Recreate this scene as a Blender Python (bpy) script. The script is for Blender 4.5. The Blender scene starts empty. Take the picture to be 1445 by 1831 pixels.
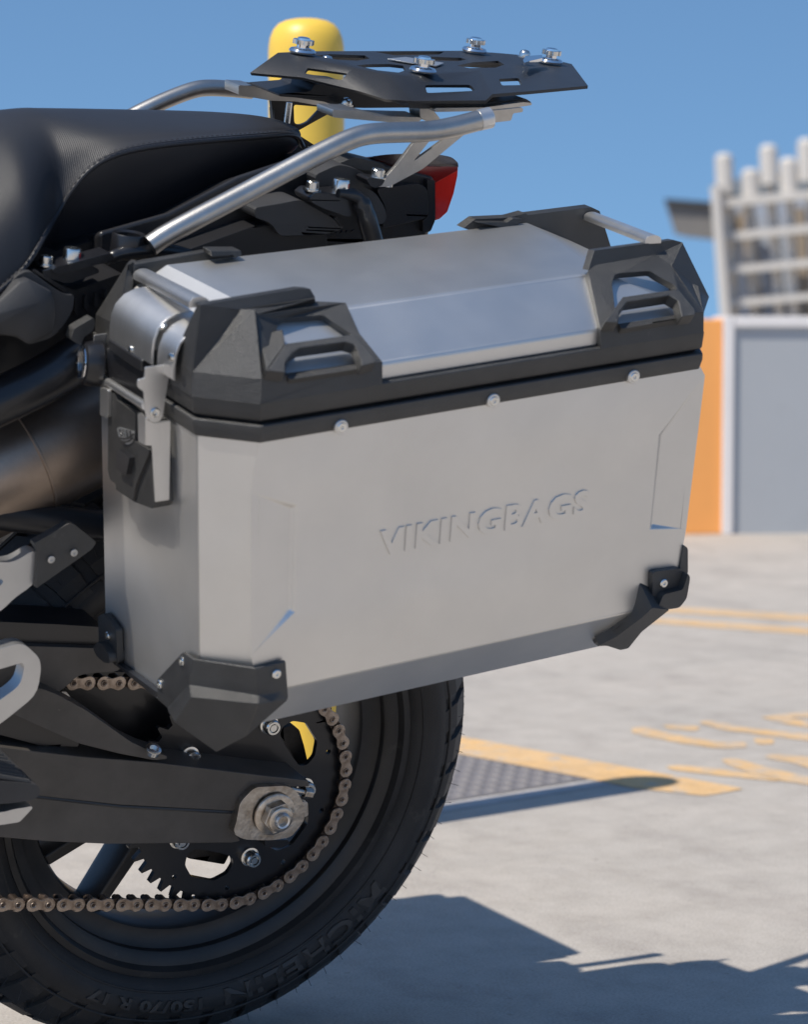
import bpy, bmesh, math, random
from math import sin, cos, pi, radians
from mathutils import Vector, Matrix, geometry
random.seed(7)

# ------------------------------------------------------------------ camera, sky, sun, exposure
SC = bpy.context.scene
COL = SC.collection
YAW, PITCH, FPX = 0.5523326, 0.0719145, 4719.38      # camera yaw / downward pitch / focal length in photo pixels
CAM = Vector((-1.208806, -2.458298, 0.743932))
LEAN = 0.2585295                                      # the bike leans on its side stand
D_ = Vector((sin(YAW)*cos(PITCH), cos(YAW)*cos(PITCH), -sin(PITCH)))
R_ = Vector((cos(YAW), -sin(YAW), 0))
U_ = R_.cross(D_)
cam = bpy.data.cameras.new('camera'); camo = bpy.data.objects.new('camera', cam); COL.objects.link(camo)
camo.matrix_world = Matrix.Translation(CAM) @ Matrix((R_, U_, -D_)).transposed().to_4x4()
cam.sensor_fit = 'HORIZONTAL'; cam.sensor_width = 36; cam.lens = 36*FPX/1445
cam.clip_start = .05; cam.clip_end = 3000
cam.dof.use_dof = True; cam.dof.focus_distance = 2.58; cam.dof.aperture_fstop = 10
SC.camera = camo

SUN_EL, SUN_AZ = radians(58.8), math.atan2(-.143, -.99)  # direction towards the sun
w = bpy.data.worlds.new('World'); SC.world = w; w.use_nodes = True
wn = w.node_tree.nodes; wl = w.node_tree.links
sky = wn.new('ShaderNodeTexSky'); sky.sky_type = 'NISHITA'; sky.sun_disc = False
sky.sun_elevation = SUN_EL; sky.sun_rotation = math.atan2(cos(SUN_AZ), sin(SUN_AZ))
sky.altitude = 0; sky.air_density = 1.0; sky.dust_density = 0.3; sky.ozone_density = 6.0
tcw = wn.new('ShaderNodeTexCoord'); sp = wn.new('ShaderNodeSeparateXYZ'); cb = wn.new('ShaderNodeCombineXYZ')
mxz = wn.new('ShaderNodeMath'); mxz.operation = 'MAXIMUM'; mxz.inputs[1].default_value = 0
adz = wn.new('ShaderNodeMath'); adz.operation = 'ADD'; adz.inputs[1].default_value = .20      # clear dry air: the blue reaches down to the horizon
wl.new(tcw.outputs['Generated'], sp.inputs[0]); wl.new(sp.outputs[0], cb.inputs[0]); wl.new(sp.outputs[1], cb.inputs[1])
wl.new(sp.outputs[2], mxz.inputs[0]); wl.new(mxz.outputs[0], adz.inputs[0]); wl.new(adz.outputs[0], cb.inputs[2])
nrm = wn.new('ShaderNodeVectorMath'); nrm.operation = 'NORMALIZE'; wl.new(cb.outputs[0], nrm.inputs[0]); wl.new(nrm.outputs[0], sky.inputs[0])
tn = wn.new('ShaderNodeMix'); tn.data_type = 'RGBA'; tn.blend_type = 'MULTIPLY'; tn.inputs[0].default_value = 1; tn.inputs[7].default_value = (.90, 1.01, 1.0, 1)
wl.new(sky.outputs[0], tn.inputs[6]); wl.new(tn.outputs[2], wn['Background'].inputs[0]); wn['Background'].inputs[1].default_value = 0.132
sun = bpy.data.lights.new('sun', 'SUN'); sun.energy = 4.7; sun.angle = radians(.5); sun.color = (1, .935, .835)
suno = bpy.data.objects.new('sun', sun); COL.objects.link(suno)
sd = Vector((cos(SUN_EL)*cos(SUN_AZ), cos(SUN_EL)*sin(SUN_AZ), sin(SUN_EL)))
suno.rotation_euler = sd.to_track_quat('Z', 'Y').to_euler()
SC.view_settings.view_transform = 'Standard'; SC.view_settings.look = 'None'
SC.view_settings.exposure = 0; SC.view_settings.gamma = 1; SC.view_settings.use_curve_mapping = False

# ------------------------------------------------------------------ frames: world, bike (leaning), pannier (tilted on the bike)
def rot(ax, t): return Matrix.Rotation(t, 4, ax)
MB = rot('X', LEAN)
MP = MB @ Matrix.Translation((-0.242227, -0.177541, 0.806643)) @ rot('Y', -0.1320504)
FR = {'w': Matrix.Identity(4), 'b': MB, 'p': MP}
INV = {k: m.inverted() for k, m in FR.items()}
CROP = {0: (0,0,1), 1: (0,0,2.58), 2: (400,0,2.064), 3: (0,380,3.141), 4: (300,360,3.141), 5: (740,340,2.58), 6: (0,880,2.331),
        7: (0,1250,2.331), 8: (400,1150,2.688), 9: (1100,220,4.188), 10: (1100,540,3.98), 11: (700,940,1.94), 12: (600,1400,1.71),
        13: (400,820,1.606), 14: (140,540,4.358), 15: (380,1220,4.516), 16: (160,1060,3.6125), 17: (500,240,4.014),
        18: (0,420,6.02), 19: (440,60,4.516), 20: (740,60,4.25), 21: (0,1100,3.98), 22: (640,840,3.141), 23: (1100,1240,4.19), 24: (440,1260,6.105)}
def ray(k, x, y, fr):
    a, b, s = CROP[k]; px, py = a+x/s, b+y/s
    d = D_ + R_*((px-722.5)/FPX) + U_*((915.5-py)/FPX)
    return INV[fr] @ CAM, INV[fr].to_3x3() @ d
def hit(k, x, y, fr, n, off):                          # where a measured sight line meets the plane n.p = off of a frame
    o, d = ray(k, x, y, fr); n = Vector(n); return o + d*((off - n.dot(o))/n.dot(d))
def Y(k, pts, y, fr='b'): return [hit(k, a, b, fr, (0,1,0), y) for a, b in pts]
def X(k, pts, x, fr='p'): return [hit(k, a, b, fr, (1,0,0), x) for a, b in pts]
def Zp(k, pts, z, fr='b'): return [hit(k, a, b, fr, (0,0,1), z) for a, b in pts]

# ------------------------------------------------------------------ materials
MAT = {}
def mat(name, col, rough=.5, metal=0., bump=0., bscale=200., var=0., vscale=8., coat=0., spec=.5, rvar=0., dirt=None, emit=None, trans=0, stretch=None, aniso=0, wave=0):
    m = bpy.data.materials.new(name); m.use_nodes = True; N = m.node_tree.nodes; L = m.node_tree.links
    b = N['Principled BSDF']; I = b.inputs
    I['Base Color'].default_value = (*col, 1); I['Roughness'].default_value = rough; I['Metallic'].default_value = metal
    I['Coat Weight'].default_value = coat; I['Specular IOR Level'].default_value = spec
    if coat: I['Coat Roughness'].default_value = .08
    if trans: I['Transmission Weight'].default_value = trans
    if aniso: I['Anisotropic'].default_value = aniso
    tc = N.new('ShaderNodeTexCoord'); vec = tc.outputs['Object']
    if stretch:
        mp = N.new('ShaderNodeMapping'); mp.inputs['Scale'].default_value = stretch; L.new(vec, mp.inputs[0]); vec = mp.outputs[0]
    if bump:
        n = N.new('ShaderNodeTexNoise'); n.inputs['Scale'].default_value = bscale; n.inputs['Detail'].default_value = 3; L.new(vec, n.inputs[0])
        bp = N.new('ShaderNodeBump'); bp.inputs['Strength'].default_value = bump; bp.inputs['Distance'].default_value = .001
        L.new(n.outputs[0], bp.inputs['Height']); L.new(bp.outputs[0], I['Normal'])
        if wave:                                         # faint waviness of pressed sheet
            n2 = N.new('ShaderNodeTexNoise'); n2.inputs['Scale'].default_value = 11; n2.inputs['Detail'].default_value = 1; L.new(tc.outputs['Object'], n2.inputs[0])
            b2 = N.new('ShaderNodeBump'); b2.inputs['Strength'].default_value = wave; b2.inputs['Distance'].default_value = .004
            L.new(n2.outputs[0], b2.inputs['Height']); L.new(b2.outputs[0], bp.inputs['Normal'])
    if var or dirt:
        n = N.new('ShaderNodeTexNoise'); n.inputs['Scale'].default_value = vscale; n.inputs['Detail'].default_value = 6; n.inputs['Roughness'].default_value = .62
        L.new(vec, n.inputs[0])
        cr = N.new('ShaderNodeValToRGB'); cr.color_ramp.elements[0].position = .32; cr.color_ramp.elements[1].position = .68
        lo = dirt if dirt else tuple(c*(1-var) for c in col)
        cr.color_ramp.elements[0].color = (*lo, 1); cr.color_ramp.elements[1].color = (*[min(1, c*(1+var)) for c in col], 1)
        L.new(n.outputs[0], cr.inputs[0]); L.new(cr.outputs[0], I['Base Color'])
    if rvar:
        n = N.new('ShaderNodeTexNoise'); n.inputs['Scale'].default_value = vscale*1.7; n.inputs['Detail'].default_value = 5; L.new(vec, n.inputs[0])
        mr = N.new('ShaderNodeMapRange'); mr.inputs['To Min'].default_value = rough-rvar; mr.inputs['To Max'].default_value = rough+rvar
        L.new(n.outputs[0], mr.inputs[0]); L.new(mr.outputs[0], I['Roughness'])
    MAT[name] = m; return m
mat('satin_aluminium', (.70,.69,.67), .46, 1., bump=.05, wave=.35, bscale=2500, var=.03, vscale=14, rvar=.03)
mat('brushed_stainless', (.70,.69,.675), .42, 1., bump=.06, bscale=900, var=.08, vscale=30, stretch=(1,1,.25))
mat('rack_steel', (.50,.48,.45), .36, 1., bump=.12, bscale=1500, var=.12, vscale=35)
mat('grained_plastic', (.023,.0225,.022), .43, spec=.9, bump=.75, bscale=1500, var=.30, vscale=28, rvar=.07)
mat('smooth_plastic', (.018,.018,.020), .34, bump=.10, bscale=900, var=.15, vscale=20)
mat('grey_plastic', (.038,.038,.040), .55, bump=.5, bscale=1500, var=.12, vscale=30)
mat('black_paint', (.012,.012,.014), .33, bump=.05, bscale=600, var=.2, vscale=30, coat=.2)
mat('black_sheet', (.017,.018,.021), .42, bump=.25, bscale=2200, var=.12, vscale=30)
mat('swingarm_paint', (.064,.058,.053), .46, bump=.3, bscale=1400, var=.25, vscale=17, rvar=.08, spec=.5)
mat('rim_paint', (.024,.022,.021), .42, bump=.05, bscale=300, var=.35, vscale=18, rvar=.06)
mat('rubber', (.029,.027,.026), .62, bump=.35, bscale=700, var=.25, vscale=16, dirt=(.024,.022,.021))
mat('rubber_lettering', (.050,.046,.043), .5, bump=.1, bscale=700)
mat('zinc_bolt', (.72,.72,.70), .22, 1., bump=.05, bscale=400, var=.12, vscale=60)
mat('worn_steel', (.62,.585,.54), .34, 1., bump=.3, bscale=260, dirt=(.33,.28,.23), vscale=90, rvar=.1)
mat('chain_steel', (.50,.42,.355), .43, 1., bump=.3, bscale=900, dirt=(.22,.17,.135), vscale=120)
mat('chain_shaded', (.06,.045,.038), .5, .8, bump=.3, bscale=900)  # inner links: shade between the outer plates put into the colour
mat('dark_steel', (.035,.032,.030), .45, .6, bump=.2, bscale=300, var=.4, vscale=60)
mat('seat_side', (.017,.017,.020), .42, bump=.22, bscale=1500, var=.12, vscale=14)
mat('thread', (.040,.040,.045), .6)
mat('muffler_metal', (.40,.32,.26), .42, 1., bump=.1, bscale=500, var=.2, vscale=12, rvar=.06)
mat('red_lens', (.85,.025,.015), .12, coat=1., var=.06, vscale=60)
mat('dark_red_lens', (.23,.004,.004), .12, coat=1.)
mat('smoke_lens', (.035,.015,.018), .10, coat=1., spec=.8)
mat('chrome', (.85,.85,.86), .08, 1.)
mat('satin_silver', (.55,.55,.545), .36, .85, bump=.12, bscale=900, var=.06, vscale=20)
mat('mark_red', (.55,.02,.015), .5)
mat('bollard_yellow', (.84,.55,.075), .42, bump=.1, bscale=60, var=.06, vscale=5)
mat('wall_orange', (.93,.40,.11), .7, bump=.2, bscale=60, var=.05, vscale=2)
mat('frame_white', (.80,.76,.73), .6, var=.04, vscale=3)
mat('panel_grey', (.41,.425,.44), .5, var=.05, vscale=1.2)
mat('lattice_white', (.60,.56,.51), .7, var=.06, vscale=.6)
mat('balcony_glass', (.22,.27,.33), .25, spec=.6, var=.1, vscale=.3)
mat('tower_wall', (.44,.48,.55), .5, var=.12, vscale=.25)
mat('tower_tan', (.36,.29,.22), .7, var=.1, vscale=.4)
mat('sign_back', (.17,.16,.15), .6, var=.2, vscale=.4)
mat('sign_dark', (.03,.03,.03), .6)
mat('plate_grey', (.20,.185,.185), .6, bump=.3, bscale=120, var=.08, vscale=8)

def seat_mat():
    m = mat('seat_top', (.019,.019,.022), .46, var=.1, vscale=10); N = m.node_tree.nodes; L = m.node_tree.links
    tc = N.new('ShaderNodeTexCoord'); wv = N.new('ShaderNodeTexWave'); wv.wave_type = 'BANDS'; wv.bands_direction = 'X'
    wv.inputs['Scale'].default_value = 190; wv.inputs['Distortion'].default_value = .4; wv.inputs['Detail'].default_value = 1
    n = N.new('ShaderNodeTexNoise'); n.inputs['Scale'].default_value = 1800; mx = N.new('ShaderNodeMath'); mx.operation = 'ADD'
    bp = N.new('ShaderNodeBump'); bp.inputs['Strength'].default_value = .35; bp.inputs['Distance'].default_value = .001
    L.new(tc.outputs['Object'], wv.inputs[0]); L.new(tc.outputs['Object'], n.inputs[0])
    L.new(wv.outputs['Fac'], mx.inputs[0]); L.new(n.outputs[0], mx.inputs[1]); L.new(mx.outputs[0], bp.inputs['Height'])
    L.new(bp.outputs[0], N['Principled BSDF'].inputs['Normal'])
seat_mat()

def scuffs(name, col, sc, lo=.62, hi=.70, stretch=(1,1,1)):
    m = MAT[name]; N = m.node_tree.nodes; L = m.node_tree.links; b = N['Principled BSDF']; k = b.inputs['Base Color'].links
    tc = N.new('ShaderNodeTexCoord'); mp = N.new('ShaderNodeMapping'); mp.inputs['Scale'].default_value = stretch
    n = N.new('ShaderNodeTexNoise'); n.inputs['Scale'].default_value = sc; n.inputs['Detail'].default_value = 10; n.inputs['Roughness'].default_value = .7
    r = N.new('ShaderNodeValToRGB'); r.color_ramp.elements[0].position = lo; r.color_ramp.elements[1].position = hi
    x = N.new('ShaderNodeMix'); x.data_type = 'RGBA'; x.inputs[7].default_value = (*col, 1)
    if k: L.new(k[0].from_socket, x.inputs[6])
    else: x.inputs[6].default_value = b.inputs['Base Color'].default_value
    L.new(tc.outputs['Object'], mp.inputs[0]); L.new(mp.outputs[0], n.inputs[0]); L.new(n.outputs[0], r.inputs[0]); L.new(r.outputs[0], x.inputs[0]); L.new(x.outputs[2], b.inputs['Base Color'])
scuffs('bollard_yellow', (.50,.36,.14), 9, .60, .72, (1,1,.35)); scuffs('wall_orange', (.62,.33,.16), 3.5, .60, .75); scuffs('panel_grey', (.33,.34,.35), 2.5, .55, .8)
scuffs('swingarm_paint', (.13,.12,.11), 46, .66, .72); scuffs('rubber', (.075,.066,.058), 26, .60, .74); scuffs('rim_paint', (.07,.062,.055), 34, .62, .74)
scuffs('chain_shaded', (.22,.16,.12), 160, .55, .7); scuffs('grained_plastic', (.065,.062,.06), 60, .64, .74)
def concrete_mat(name, base, dark, paint=None):
    m = bpy.data.materials.new(name); m.use_nodes = True; N = m.node_tree.nodes; L = m.node_tree.links; b = N['Principled BSDF']
    b.inputs['Roughness'].default_value = .85; b.inputs['Specular IOR Level'].default_value = .25
    tc = N.new('ShaderNodeTexCoord'); vec = tc.outputs['Object']
    def noise(sc, det=5, ro=.6, stretch=None):
        n = N.new('ShaderNodeTexNoise'); n.inputs['Scale'].default_value = sc; n.inputs['Detail'].default_value = det; n.inputs['Roughness'].default_value = ro
        if stretch:
            mp = N.new('ShaderNodeMapping'); mp.inputs['Scale'].default_value = stretch; mp.inputs['Rotation'].default_value = (0,0,.5); L.new(vec, mp.inputs[0]); L.new(mp.outputs[0], n.inputs[0])
        else: L.new(vec, n.inputs[0])
        return n.outputs[0]
    def ramp(f, p0, c0, p1, c1):
        r = N.new('ShaderNodeValToRGB'); r.color_ramp.elements[0].position = p0; r.color_ramp.elements[1].position = p1
        r.color_ramp.elements[0].color = (*c0, 1); r.color_ramp.elements[1].color = (*c1, 1); L.new(f, r.inputs[0]); return r.outputs[0]
    def mix(mode, f, a, bb):
        x = N.new('ShaderNodeMix'); x.data_type = 'RGBA'; x.blend_type = mode; x.inputs[0].default_value = f; L.new(a, x.inputs[6]); L.new(bb, x.inputs[7]); return x.outputs[2]
    c = ramp(noise(1.3, 7, .62, (1, 2.6, 1)), .3, dark, .68, base)
    c = mix('MULTIPLY', 1, c, ramp(noise(14, 6, .7), .25, (.86,.85,.84), .6, (1.05,1.05,1.05)))
    c = mix('MULTIPLY', 1, c, ramp(noise(300, 3, .6), .30, (.80,.79,.78), .62, (1.08,1.08,1.08)))
    c = mix('MULTIPLY', 1, c, ramp(noise(3.1, 8, .68, (1.6,.7,1)), .36, (.86,.855,.86), .50, (1,1,1)))
    c = mix('MULTIPLY', 1, c, ramp(noise(7.3, 6, .6), .70, (1,1,1), .78, (.80,.78,.76)))
    c = mix('MULTIPLY', 1, c, ramp(noise(55, 4, .55), .66, (1,1,1), .74, (.72,.70,.68)))
    L.new(c, b.inputs['Base Color'])
    bp = N.new('ShaderNodeBump'); bp.inputs['Strength'].default_value = .5; bp.inputs['Distance'].default_value = .0015
    L.new(noise(240, 6, .7), bp.inputs['Height']); L.new(bp.outputs[0], b.inputs['Normal'])
    MAT[name] = m
concrete_mat('concrete', (.47,.43,.385), (.405,.375,.34))
concrete_mat('line_paint', (.74,.45,.18), (.60,.44,.28))
def wear(name, sc, lo, hi, under=(.43,.40,.365)):
    m = MAT[name]; N = m.node_tree.nodes; L = m.node_tree.links; b = N['Principled BSDF']; src = b.inputs['Base Color'].links[0].from_socket
    tc = N.new('ShaderNodeTexCoord'); n = N.new('ShaderNodeTexNoise'); n.inputs['Scale'].default_value = sc; n.inputs['Detail'].default_value = 9; n.inputs['Roughness'].default_value = .72
    r = N.new('ShaderNodeValToRGB'); r.color_ramp.elements[0].position = lo; r.color_ramp.elements[1].position = hi
    x = N.new('ShaderNodeMix'); x.data_type = 'RGBA'; x.inputs[6].default_value = (*under, 1)
    L.new(tc.outputs['Object'], n.inputs[0]); L.new(n.outputs[0], r.inputs[0]); L.new(r.outputs[0], x.inputs[0]); L.new(src, x.inputs[7]); L.new(x.outputs[2], b.inputs['Base Color'])
wear('line_paint', 16, .36, .46)
concrete_mat('faded_paint', (.74,.45,.18), (.60,.44,.28)); wear('faded_paint', 22, .30, .56)
concrete_mat('concrete_light', (.47,.45,.44), (.42,.40,.39))

# ------------------------------------------------------------------ mesh builder
class M:
    def __init__(s): s.v = []; s.f = []
    def add(s, vs, fs):
        o = len(s.v); s.v += [Vector(p) for p in vs]; s.f += [tuple(i+o for i in f) for f in fs]; return s
    def prism(s, front, back, holes_f=(), holes_b=()):  # closed solid between a polygon (with holes) and its partner
        loops = [list(front)] + [list(h) for h in holes_f]; bl = [list(back)] + [list(h) for h in holes_b]
        tris = geometry.tessellate_polygon(loops) if len(loops) > 1 or len(front) > 4 else [tuple(range(len(front)))]
        flat = [p for l in loops for p in l]; fb = [p for l in bl for p in l]; n = len(flat)
        fs = [tuple(t) for t in tris] + [tuple(i+n for i in reversed(t)) for t in tris]
        o = 0
        for l in loops:
            k = len(l)
            for i in range(k): j = (i+1) % k; fs.append((o+j, o+i, o+i+n, o+j+n))
            o += k
        s.add(flat+fb, fs); return s
    def ext(s, front, vec, holes=()):                    # extrude by a vector
        v = Vector(vec); return s.prism(front, [p+v for p in front], holes, [[p+v for p in h] for h in holes])
    def box(s, a, b):
        x0,y0,z0 = a; x1,y1,z1 = b
        return s.add([(x0,y0,z0),(x1,y0,z0),(x1,y1,z0),(x0,y1,z0),(x0,y0,z1),(x1,y0,z1),(x1,y1,z1),(x0,y1,z1)],
                     [(0,3,2,1),(4,5,6,7),(0,1,5,4),(1,2,6,5),(2,3,7,6),(3,0,4,7)])
    def lathe(s, prof, pos, axis, seg=28):               # profile (r, h) turned about an axis
        q = Vector(axis).to_track_quat('Z', 'Y').to_matrix(); vs = []; fs = []; pos = Vector(pos)
        for r, h in prof:
            for i in range(seg):
                t = 2*pi*i/seg; vs.append(pos + q @ Vector((r*cos(t), r*sin(t), h)))
        for k in range(len(prof)-1):
            for i in range(seg):
                j = (i+1) % seg; fs.append((k*seg+i, k*seg+j, (k+1)*seg+j, (k+1)*seg+i))
        if prof[0][0] > 1e-6: fs.append(tuple(range(seg-1, -1, -1)))
        if prof[-1][0] > 1e-6: fs.append(tuple((len(prof)-1)*seg+i for i in range(seg)))
        return s.add(vs, fs)
    def tube(s, pts, r, seg=18, smooth=0, flat=1.):
        pts = [Vector(p) for p in pts]
        for _ in range(smooth):
            q = [pts[0]]
            for a, b in zip(pts, pts[1:]): q += [a.lerp(b, .25), a.lerp(b, .75)]
            pts = q + [pts[-1]]
        n = len(pts); vs = []; fs = []; up = None
        for i, p in enumerate(pts):
            t = (pts[min(i+1, n-1)] - pts[max(i-1, 0)]).normalized()
            if up is None: up = t.orthogonal().normalized() if abs(t.z) > .9 else (Vector((0,0,1)) - t*t.z).normalized()
            up = (up - t*up.dot(t)).normalized(); sd_ = t.cross(up)
            rr = r[i*len(r)//n] if isinstance(r, (list, tuple)) else r
            for k in range(seg): a = 2*pi*k/seg; vs.append(p + up*(rr*cos(a)*flat) + sd_*(rr*sin(a)))
        for i in range(n-1):
            for k in range(seg): j = (k+1) % seg; fs.append((i*seg+k, i*seg+j, (i+1)*seg+j, (i+1)*seg+k))
        fs += [tuple(range(seg-1, -1, -1)), tuple((n-1)*seg+k for k in range(seg))]
        return s.add(vs, fs)
    def grid(s, rows, closed=False):
        n = len(rows[0]); vs = [p for r in rows for p in r]; fs = []
        for i in range(len(rows)-1):
            for j in range(n if closed else n-1): k = (j+1) % n; fs.append((i*n+j, i*n+k, (i+1)*n+k, (i+1)*n+j))
        return s.add(vs, fs)
    def mesh(s, name, m, ang=30, recalc=True):
        me = bpy.data.meshes.new(name); me.from_pydata(s.v, [], s.f)
        bm = bmesh.new(); bm.from_mesh(me); bmesh.ops.remove_doubles(bm, verts=bm.verts, dist=1e-6)
        if recalc: bmesh.ops.recalc_face_normals(bm, faces=bm.faces)
        bm.to_mesh(me); bm.free()
        for p in me.polygons: p.use_smooth = True
        me.set_sharp_from_angle(angle=radians(ang)); me.materials.append(MAT[m]); return me
    def build(s, name, m, parent=None, bevel=0., seg=2, ang=30, solid=0., recalc=True, sub=0):
        o = bpy.data.objects.new(name, s.mesh(name, m, ang, recalc)); COL.objects.link(o)
        if parent: o.parent = parent
        if sub: md = o.modifiers.new('sub', 'SUBSURF'); md.levels = md.render_levels = sub
        if solid: md = o.modifiers.new('solid', 'SOLIDIFY'); md.thickness = solid; md.offset = -1; md.use_even_offset = False
        if bevel:
            md = o.modifiers.new('bevel', 'BEVEL'); md.width = bevel; md.segments = seg; md.limit_method = 'ANGLE'; md.angle_limit = radians(28)
            md.harden_normals = True; md.use_clamp_overlap = True
        return o
def rnd(pts, r, n=4):                                    # round a polygon's corners by distance r
    out = []; k = len(pts)
    for i in range(k):
        p, a, b = pts[i], pts[i-1], pts[(i+1) % k]; rr = r[i] if isinstance(r, (list, tuple)) else r
        la, lb = (a-p).length, (b-p).length; c = min(rr, la*.45, lb*.45)
        if c < 1e-5: out.append(p); continue
        s_, e_ = p+(a-p)*(c/la), p+(b-p)*(c/lb)
        for t in range(n+1): u = t/n; out.append(s_*(1-u)**2 + p*(2*u*(1-u)) + e_*u*u)
    return out
def empty(name, mtx, label, cat, group=None):
    o = bpy.data.objects.new(name, None); COL.objects.link(o); o.matrix_world = mtx; o.empty_display_size = .1
    o['label'] = label; o['category'] = cat
    if group: o['group'] = group
    return o
def tag(o, label=None, cat=None, group=None, kind=None):
    for k, v in (('label', label), ('category', cat), ('group', group), ('kind', kind)):
        if v: o[k] = v
    return o
def copy(o, parent=None, mtx=None):
    c = o.copy(); COL.objects.link(c)
    if parent: c.parent = parent
    if mtx is not None: c.matrix_local = mtx
    return c
def bolt(name, pos, axis, r, h, parent, m='zinc_bolt', socket=.55, washer=0, seg=24):
    b = M()
    if washer: b.lathe([(washer, 0), (washer, .0016), (r*.9, .0017)], pos, axis, seg)
    b.lathe([(0, h*.45), (r*socket, h*.45), (r*socket, h), (r*.9, h), (r, h*.9), (r, 0)], Vector(pos)+Vector(axis).normalized()*.001, axis, seg)
    return b.build(name, m, parent, ang=35)
def text_mesh(body, size, extrude, font_offset=0., space=1.):
    cu = bpy.data.curves.new('lettering', 'FONT'); cu.body = body; cu.size = size; cu.extrude = extrude; cu.offset = font_offset
    cu.space_character = space; cu.align_x = 'LEFT'; cu.resolution_u = 3
    o = bpy.data.objects.new('lettering', cu); COL.objects.link(o); bpy.context.view_layer.update()
    dg = bpy.context.evaluated_depsgraph_get(); me = o.evaluated_get(dg).to_mesh()
    vs = [v.co.copy() for v in me.vertices]; fs = [tuple(p.vertices) for p in me.polygons]
    o.evaluated_get(dg).to_mesh_clear(); bpy.data.objects.remove(o); bpy.data.curves.remove(cu); return vs, fs

# ------------------------------------------------------------------ SETTING: parking deck, markings, wall, tower
g = M(); S = 700; g.add([(-S,-S,0),(S,-S,0),(S,S,0),(-S,S,0)], [(0,1,2,3)])
tag(g.build('ground', 'concrete', recalc=False), 'sunlit pale concrete parking deck', kind='structure')
def paint(name, polys, z=.0012, m='line_paint'):
    b = M()
    for k, pts in polys:
        p = [q + Vector((0,0,z)) for q in Zp(k, pts, 0, 'w')]; p = rnd(p, .012, 2); b.add(p, [tuple(range(len(p)))])
    o = b.build(name, m, recalc=False)
    for p in o.data.polygons:
        if p.normal.z < 0: p.flip()
    tag(o, kind='structure'); return o
paint('parking_line', [(0, [(640,1268),(815,1316),(1100,1368),(1332,1411),(1262,1424),(1130,1409),(1050,1392),(815,1347),(640,1310)])])
paint('painted_lettering', [
    (23, [(120,262),(240,252),(330,285),(560,330),(760,365),(985,368),(985,408),(760,412),(480,372),(250,325),(130,298)]),
    (23, [(350,236),(600,240),(640,262),(600,284),(400,268)]),
    (23, [(620,218),(700,204),(1000,262),(1500,310),(1500,362),(1180,322),(800,272)]),
    (23, [(1035,338),(1195,340),(1185,384),(1060,380)]),
    (23, [(1085,178),(1250,160),(1500,135),(1500,180),(1300,180),(1500,228),(1500,265),(1290,232)]),
    (23, [(370,545),(480,538),(900,582),(1235,628),(1230,660),(820,622),(420,572)]),
    (23, [(790,494),(900,486),(1080,540),(1500,640),(1500,695),(1150,640),(860,545)]),
    (23, [(1120,464),(1200,460),(1500,480),(1500,578),(1400,545),(1290,512),(1150,495)])], m='faded_paint')
paint('faded_line', [(0, [(1150,1083),(1500,1103),(1500,1115),(1150,1092)]), (0, [(1150,1104),(1500,1128),(1500,1139),(1150,1113)])], m='faded_paint')
# tactile plate and its concrete edge
tp = [q + Vector((0,0,.0016)) for q in Zp(0, [(560,1290),(815,1349),(1052,1394),(995,1403),(780,1437),(480,1488)], 0, 'w')]
pl = M().add(tp, [tuple(range(len(tp)))]).build('tactile_paving', 'plate_grey', recalc=False)
for p in pl.data.polygons:
    if p.normal.z < 0: p.flip()
tag(pl, kind='structure')
a0, a1 = tp[1].xy, tp[2].xy; dx = (a1-a0).normalized(); dy = Vector((dx.y, -dx.x))
if (tp[4].xy-a0).dot(dy) < 0: dy = -dy
def inside(p, poly):
    c = False; j = len(poly)-1
    for i in range(len(poly)):
        a, b = poly[i], poly[j]
        if (a.y > p.y) != (b.y > p.y) and p.x < (b.x-a.x)*(p.y-a.y)/(b.y-a.y)+a.x: c = not c
        j = i
    return c
dm = M()
for i in range(-12, 26):
    for j in range(0, 26):
        c = a0 + dx*(i*.034) + dy*(.02+j*.034)
        if inside(c, tp): dm.lathe([(.011,0),(.009,.0026),(.005,.0036),(0,.0038)], (c.x, c.y, .0017), (0,0,1), 10)
tag(dm.build('raised_domes', 'plate_grey', pl), kind='stuff')
paint('concrete_edge', [(0, [(480,1490),(780,1438),(1000,1404),(1050,1396),(1100,1402),(790,1452),(480,1506)])], .0008, 'concrete_light')
# low parapet: orange wall and white-framed grey panel
def wallpt(px, py): return hit(0, px, py, 'w', WN, WO)
B0, B1 = Zp(0, [(1290,955),(1445,957)], 0, 'w'); wd = (B1-B0); wd.z = 0; wd.normalize()
wd = Vector((cos(-.45), sin(-.45), 0))
WN = Vector((wd.y, -wd.x, 0)); WO = WN.dot(B0); back = -WN*.2 if WN.dot(CAM)-WO > 0 else WN*.2
zt = wallpt(1290, 571).z
ow = M().ext([wallpt(700,955)*1, Vector((wallpt(1293,955).x, wallpt(1293,955).y, 0)), wallpt(1293,571), wallpt(700,571)], back)
for v in ow.v:
    if v.z < .1: v.z = 0
tag(ow.build('orange_wall', 'wall_orange', bevel=.006), 'low bright orange parapet wall beside the grey framed panel', 'wall')
pan = empty('framed_panel', Matrix.Translation(B0), 'grey flat panel in a white frame next to the orange wall', 'panel')
ip = Matrix.Translation(-B0)
def wbox(x0, x1, z0, z1, y0, y1):                      # box along the wall: distance along, height, depth towards the camera
    n = -back.normalized(); o = Vector((0,0,0)); m = M(); m.box((x0, y0, z0), (x1, y1, z1))
    m.v = [wd*v.x + n*v.y + Vector((0,0,v.z)) for v in m.v]; return m
wl_ = 2.3; ht = zt
wbox(.02, wl_, .0, ht, -.16, -.004).build('panel', 'panel_grey', pan)
wbox(.0, .038, .0, ht+.01, -.17, .015).build('frame_post', 'frame_white', pan, bevel=.004)
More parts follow.
